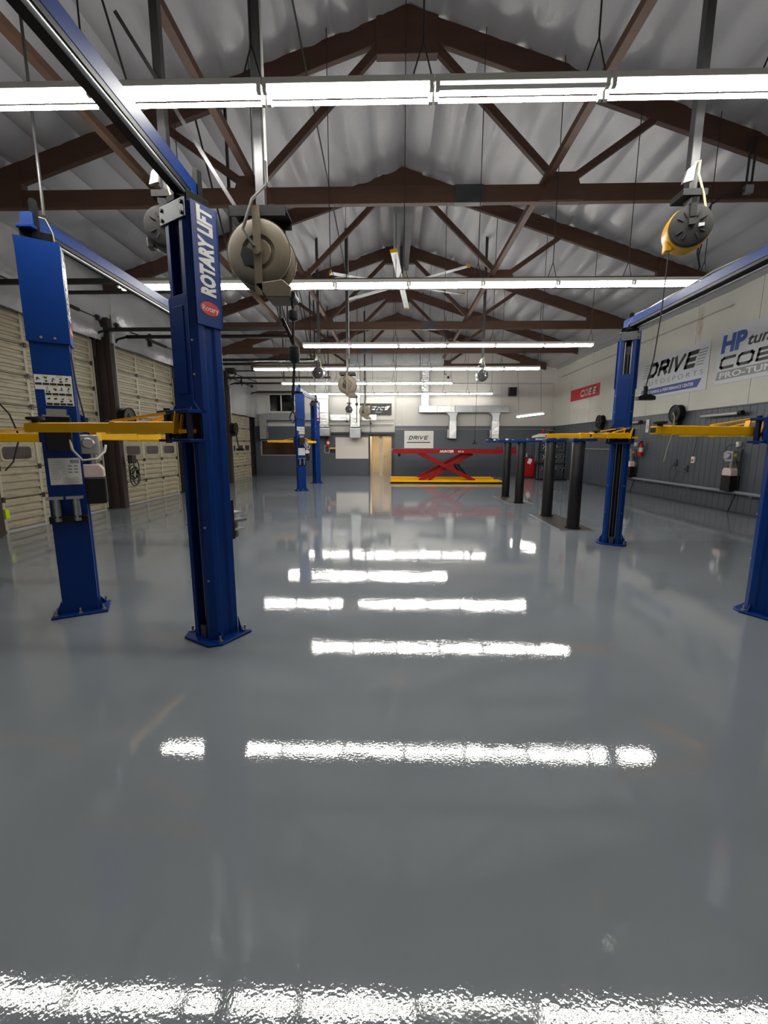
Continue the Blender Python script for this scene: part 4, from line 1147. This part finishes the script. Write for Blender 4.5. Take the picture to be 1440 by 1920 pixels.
# ------------------------------------------------------------------ far right corner: red cabinet, aligner, clamp rack
t = thing('tool_cabinet', 'red tool cabinet with papers on the front in the far right corner', 'cabinet', (6.82, 21.6, 0))
MB().box(-.3, .3, -.28, .28, .06, 1.02).build('body', 'red_paint', t, bevel=.01)
MB().box(-.32, .32, -.3, .3, 1.02, 1.06).build('worktop', 'galv_dark', t)
for i in range(3): MB().box(-.27, .27, -.292, -.28, .12 + i * .3, .39 + i * .3).build('drawer', 'red_paint', t, bevel=.004)
for sx in (-1, 1): MB().cyl((sx * .22, -.2, .03), (sx * .22, -.15, .03), .03, 12).build('caster', 'black', t)
o = MB().box(-.09, .09, -.298, -.294, .72, .98).build('taped_paper', 'paper', t); o.rotation_euler = (0, .35, 0); o.location = (-.25, 0, .05)
random.seed(11)
for i, (nm, m, dx, hh) in enumerate((('oil_can', 'black', -.2, .14), ('spray_can', 'galv', -.05, .2), ('grease_gun', 'black_rough', .08, .1), ('spray_can', 'dark_soffit', .2, .18))):
    tag(MB().lathe([(.0, 0), (.045, 0), (.045, hh * .7), (.02, hh * .85), (.02, hh), (0, hh)], (6.82 + dx, 21.55, 1.06), (0, 0, 1), 14).build(nm, m, smooth=True), 'small %s on the red tool cabinet, %s from the left' % (nm.replace('_', ' '), ORD[i]), 'can')
t = thing('tire_changer', 'tall grey machine with a white top arm and black disc behind the black posts', 'machine', (7.28, 20.75, 0))
MB().box(-.2, .14, -.16, .16, 0, .75).build('machine_body', 'grey_flat', t, bevel=.02)
MB().box(-.35, -.25, -.06, .06, .9, 2.05).build('machine_column', 'grey_flat', t, bevel=.01)
MB().prism([(-.55, 2.0), (-.5, 2.1), (-.2, 2.2), (.4, 2.2), (.55, 2.12), (.5, 2.05), (-.2, 2.03)], -.12, .12, 'xz').build('top_arm', 'back_white', t, bevel=.01)
MB().lathe([(0, 0), (.14, 0), (.16, .03), (.14, .06), (0, .06)], (.5, -.14, 2.08), (0, -1, 0), 24).build('disc', 'black', t, smooth=True)
MB().box(-.1, 0, -.06, .06, 2.2, 2.32).cyl((-.02, 0, 2.32), (-.02, 0, 2.42), .05, 10).build('valve_knob', 'red_paint', t)
MB().lathe([(0, 0), (.25, 0), (.27, .04), (.22, .07), (0, .07)], (-.1, 0, .75), (0, 0, 1), 24).build('turntable', 'black_rough', t, smooth=True)
t = thing('clamp_rack', 'rack hung with silver and black wheel clamps by the far right wall', 'rack', (7.55, 20.2, 0))
MB().box(-.62, -.59, -.03, .03, 0, 1.85).box(.59, .62, -.03, .03, 0, 1.85).box(-.62, .62, -.02, .02, 1.8, 1.85).box(-.62, .62, -.02, .02, .75, .8).box(-.62, .62, -.02, .02, 1.3, 1.34).box(-.65, .65, -.25, .25, 0, .05).build('rack_frame', 'black', t)
random.seed(5)
k = 0
for zz in (1.7, 1.2, .66):
    for xx in (-.45, -.15, .15, .45):
        x, z = 7.55 + xx + random.uniform(-.03, .03), zz - .12
        r = random.uniform(.078, .088)
        c = thing('wheel_clamp', 'wheel clamp on the far rack, %s in the %s row' % (ORD[k % 4], ('top', 'middle', 'bottom')[k // 4]), 'clamp', (x, 20.1, z), 0, 'wheel clamps on the rack')
        MB().lathe([(r * .35, 0), (r * .5, .05), (r, .05), (r, .08), (0.02, .08)], (0, .06, 0), (0, -1, 0), 14).build('clamp_body', 'black', c)
        b = MB()
        for q in range(3):
            a = 2 * PI * q / 3 + k
            b.bar((0, -.045, 0), (r * 1.4 * math.cos(a), -.03, r * 1.4 * math.sin(a)), .05, .03)
        b.build('clamp_claws', 'steel', c)
        k += 1

# ------------------------------------------------------------------ left wall hardware
for di, (y0, rows) in enumerate(DOORS):
    if di == 0: continue
    nm = ('nearest garage door', 'second garage door', 'third garage door, behind the blue columns', 'farthest garage door')[di - 1]
    zt = 4.42 if rows == 7 else 4.3
    t = thing('door_track', 'black overhead door track of the %s with torsion shaft' % nm, 'door track', (XL, y0 + 1.425, zt), 0, 'overhead door tracks')
    for s in (-1, 1):
        yy = s * 1.5
        ln = 4.75 if rows == 7 else 2.7
        MB().box(.45, ln, yy - .03, yy + .03, -.04, .04).build('track_rail', 'track', t)
        MB().tube([(.04, yy, -.6), (.06, yy, -.25), (.2, yy, -.06), (.45, yy, 0)], .03, 8).build('track_bend', 'track', t)
        MB().box(ln - .1, ln - .06, yy - .02, yy + .02, 0, roof(XL + ln) - zt - .1).build('track_hanger', 'track', t)
        MB().bar((ln - .08, yy, .1), (ln - .6, yy, roof(XL + ln - .6) - zt - .1), .025, .02).build('hanger_brace', 'track', t)
        MB().lathe([(.0, 0), (.07, 0), (.07, .06), (0, .06)], (.2, yy - .03, .28), (0, 1, 0), 16).build('cable_drum', 'galv_dark', t)
    MB().cyl((.2, -1.6, .28), (.2, 1.6, .28), .016, 8).build('torsion_shaft', 'track', t)
    MB().cyl((.2, -.1, .28), (.2, .9, .28), .04, 10).build('torsion_spring', 'black_rough', t)
    MB().box(.04, .24, .0, .05, .1, .45).build('spring_bracket', 'track', t)
tag(MB().box(XL + .4, XL + 3.6, 9.0, 9.05, 4.72, 4.78).build('opener_rail', 'track'), 'dark opener rail between the overhead tracks of the nearest garage door', 'rail')
t = thing('door_opener', 'dark motor bracket with arms high on the wall above the farthest garage door', 'door opener', (XL + .35, 18.3, 4.75))
MB().box(-.1, .3, -.12, .12, -.12, .12).build('motor_housing', 'track', t, bevel=.02)
MB().bar((.3, 0, 0), (1.5, .1, .03), .05, .05).bar((.2, 0, -.1), (1.2, .0, -.45), .03, .03).bar((-.1, 0, -.5), (.35, 0, -.1), .03, .03).build('opener_arm', 'track', t)
wall_reel('black hose reel on the dark post between the first two garage doors', XL + .4, 10.9, 2.35, None)
r2 = wall_reel('black hose reel with a hanging lamp on the dark post before the farthest garage door', XL + .4, 18.25, 2.35, None)
MB().tube([(.2, -.1, -.2), (.22, -.12, -.5), (.3, -.15, -.85)], .03, 8).box(.2, .5, -.22, -.08, -.95, -.85).build('hanging_lamp', 'black', r2)
def coil(label, x, y, z):
    t = thing('cable_coil', label, 'cable', (x, y, z))
    for i in range(6):
        r = .12 + .03 * (i % 4)
        MB().tube([(.02 * i, .0 + r * math.cos(a), -.12 * (i % 3) + r * 1.3 * math.sin(a)) for a in [2 * PI * q / 20 for q in range(21)]], .014, 6).build('cable_loop', 'black', t, smooth=True)
    MB().box(-.04, .08, -.1, .1, .12, .34).build('hook_box', 'black_rough', t, bevel=.01)
    return t
coil('black cable coils hanging on the dark post between the first two garage doors', XL + .45, 10.95, 1.05)
tag(MB().tube([(XL + .42, 7.3, 2.5), (XL + .5, 7.5, 2.2), (XL + .52, 7.62, 1.8), (XL + .45, 7.5, 1.35), (XL + .42, 7.35, 1.2)], .014, 8).build('hanging_hose', 'black', smooth=True), 'black hose looping down the left edge of the picture', 'hose')
tag(MB().box(XL + .35, XL + .4, 7.26, 7.34, .32, .5).build('reflector_tag', 'lime', bevel=.005), 'small lime yellow tag low on the dark post at the left edge', 'tag')
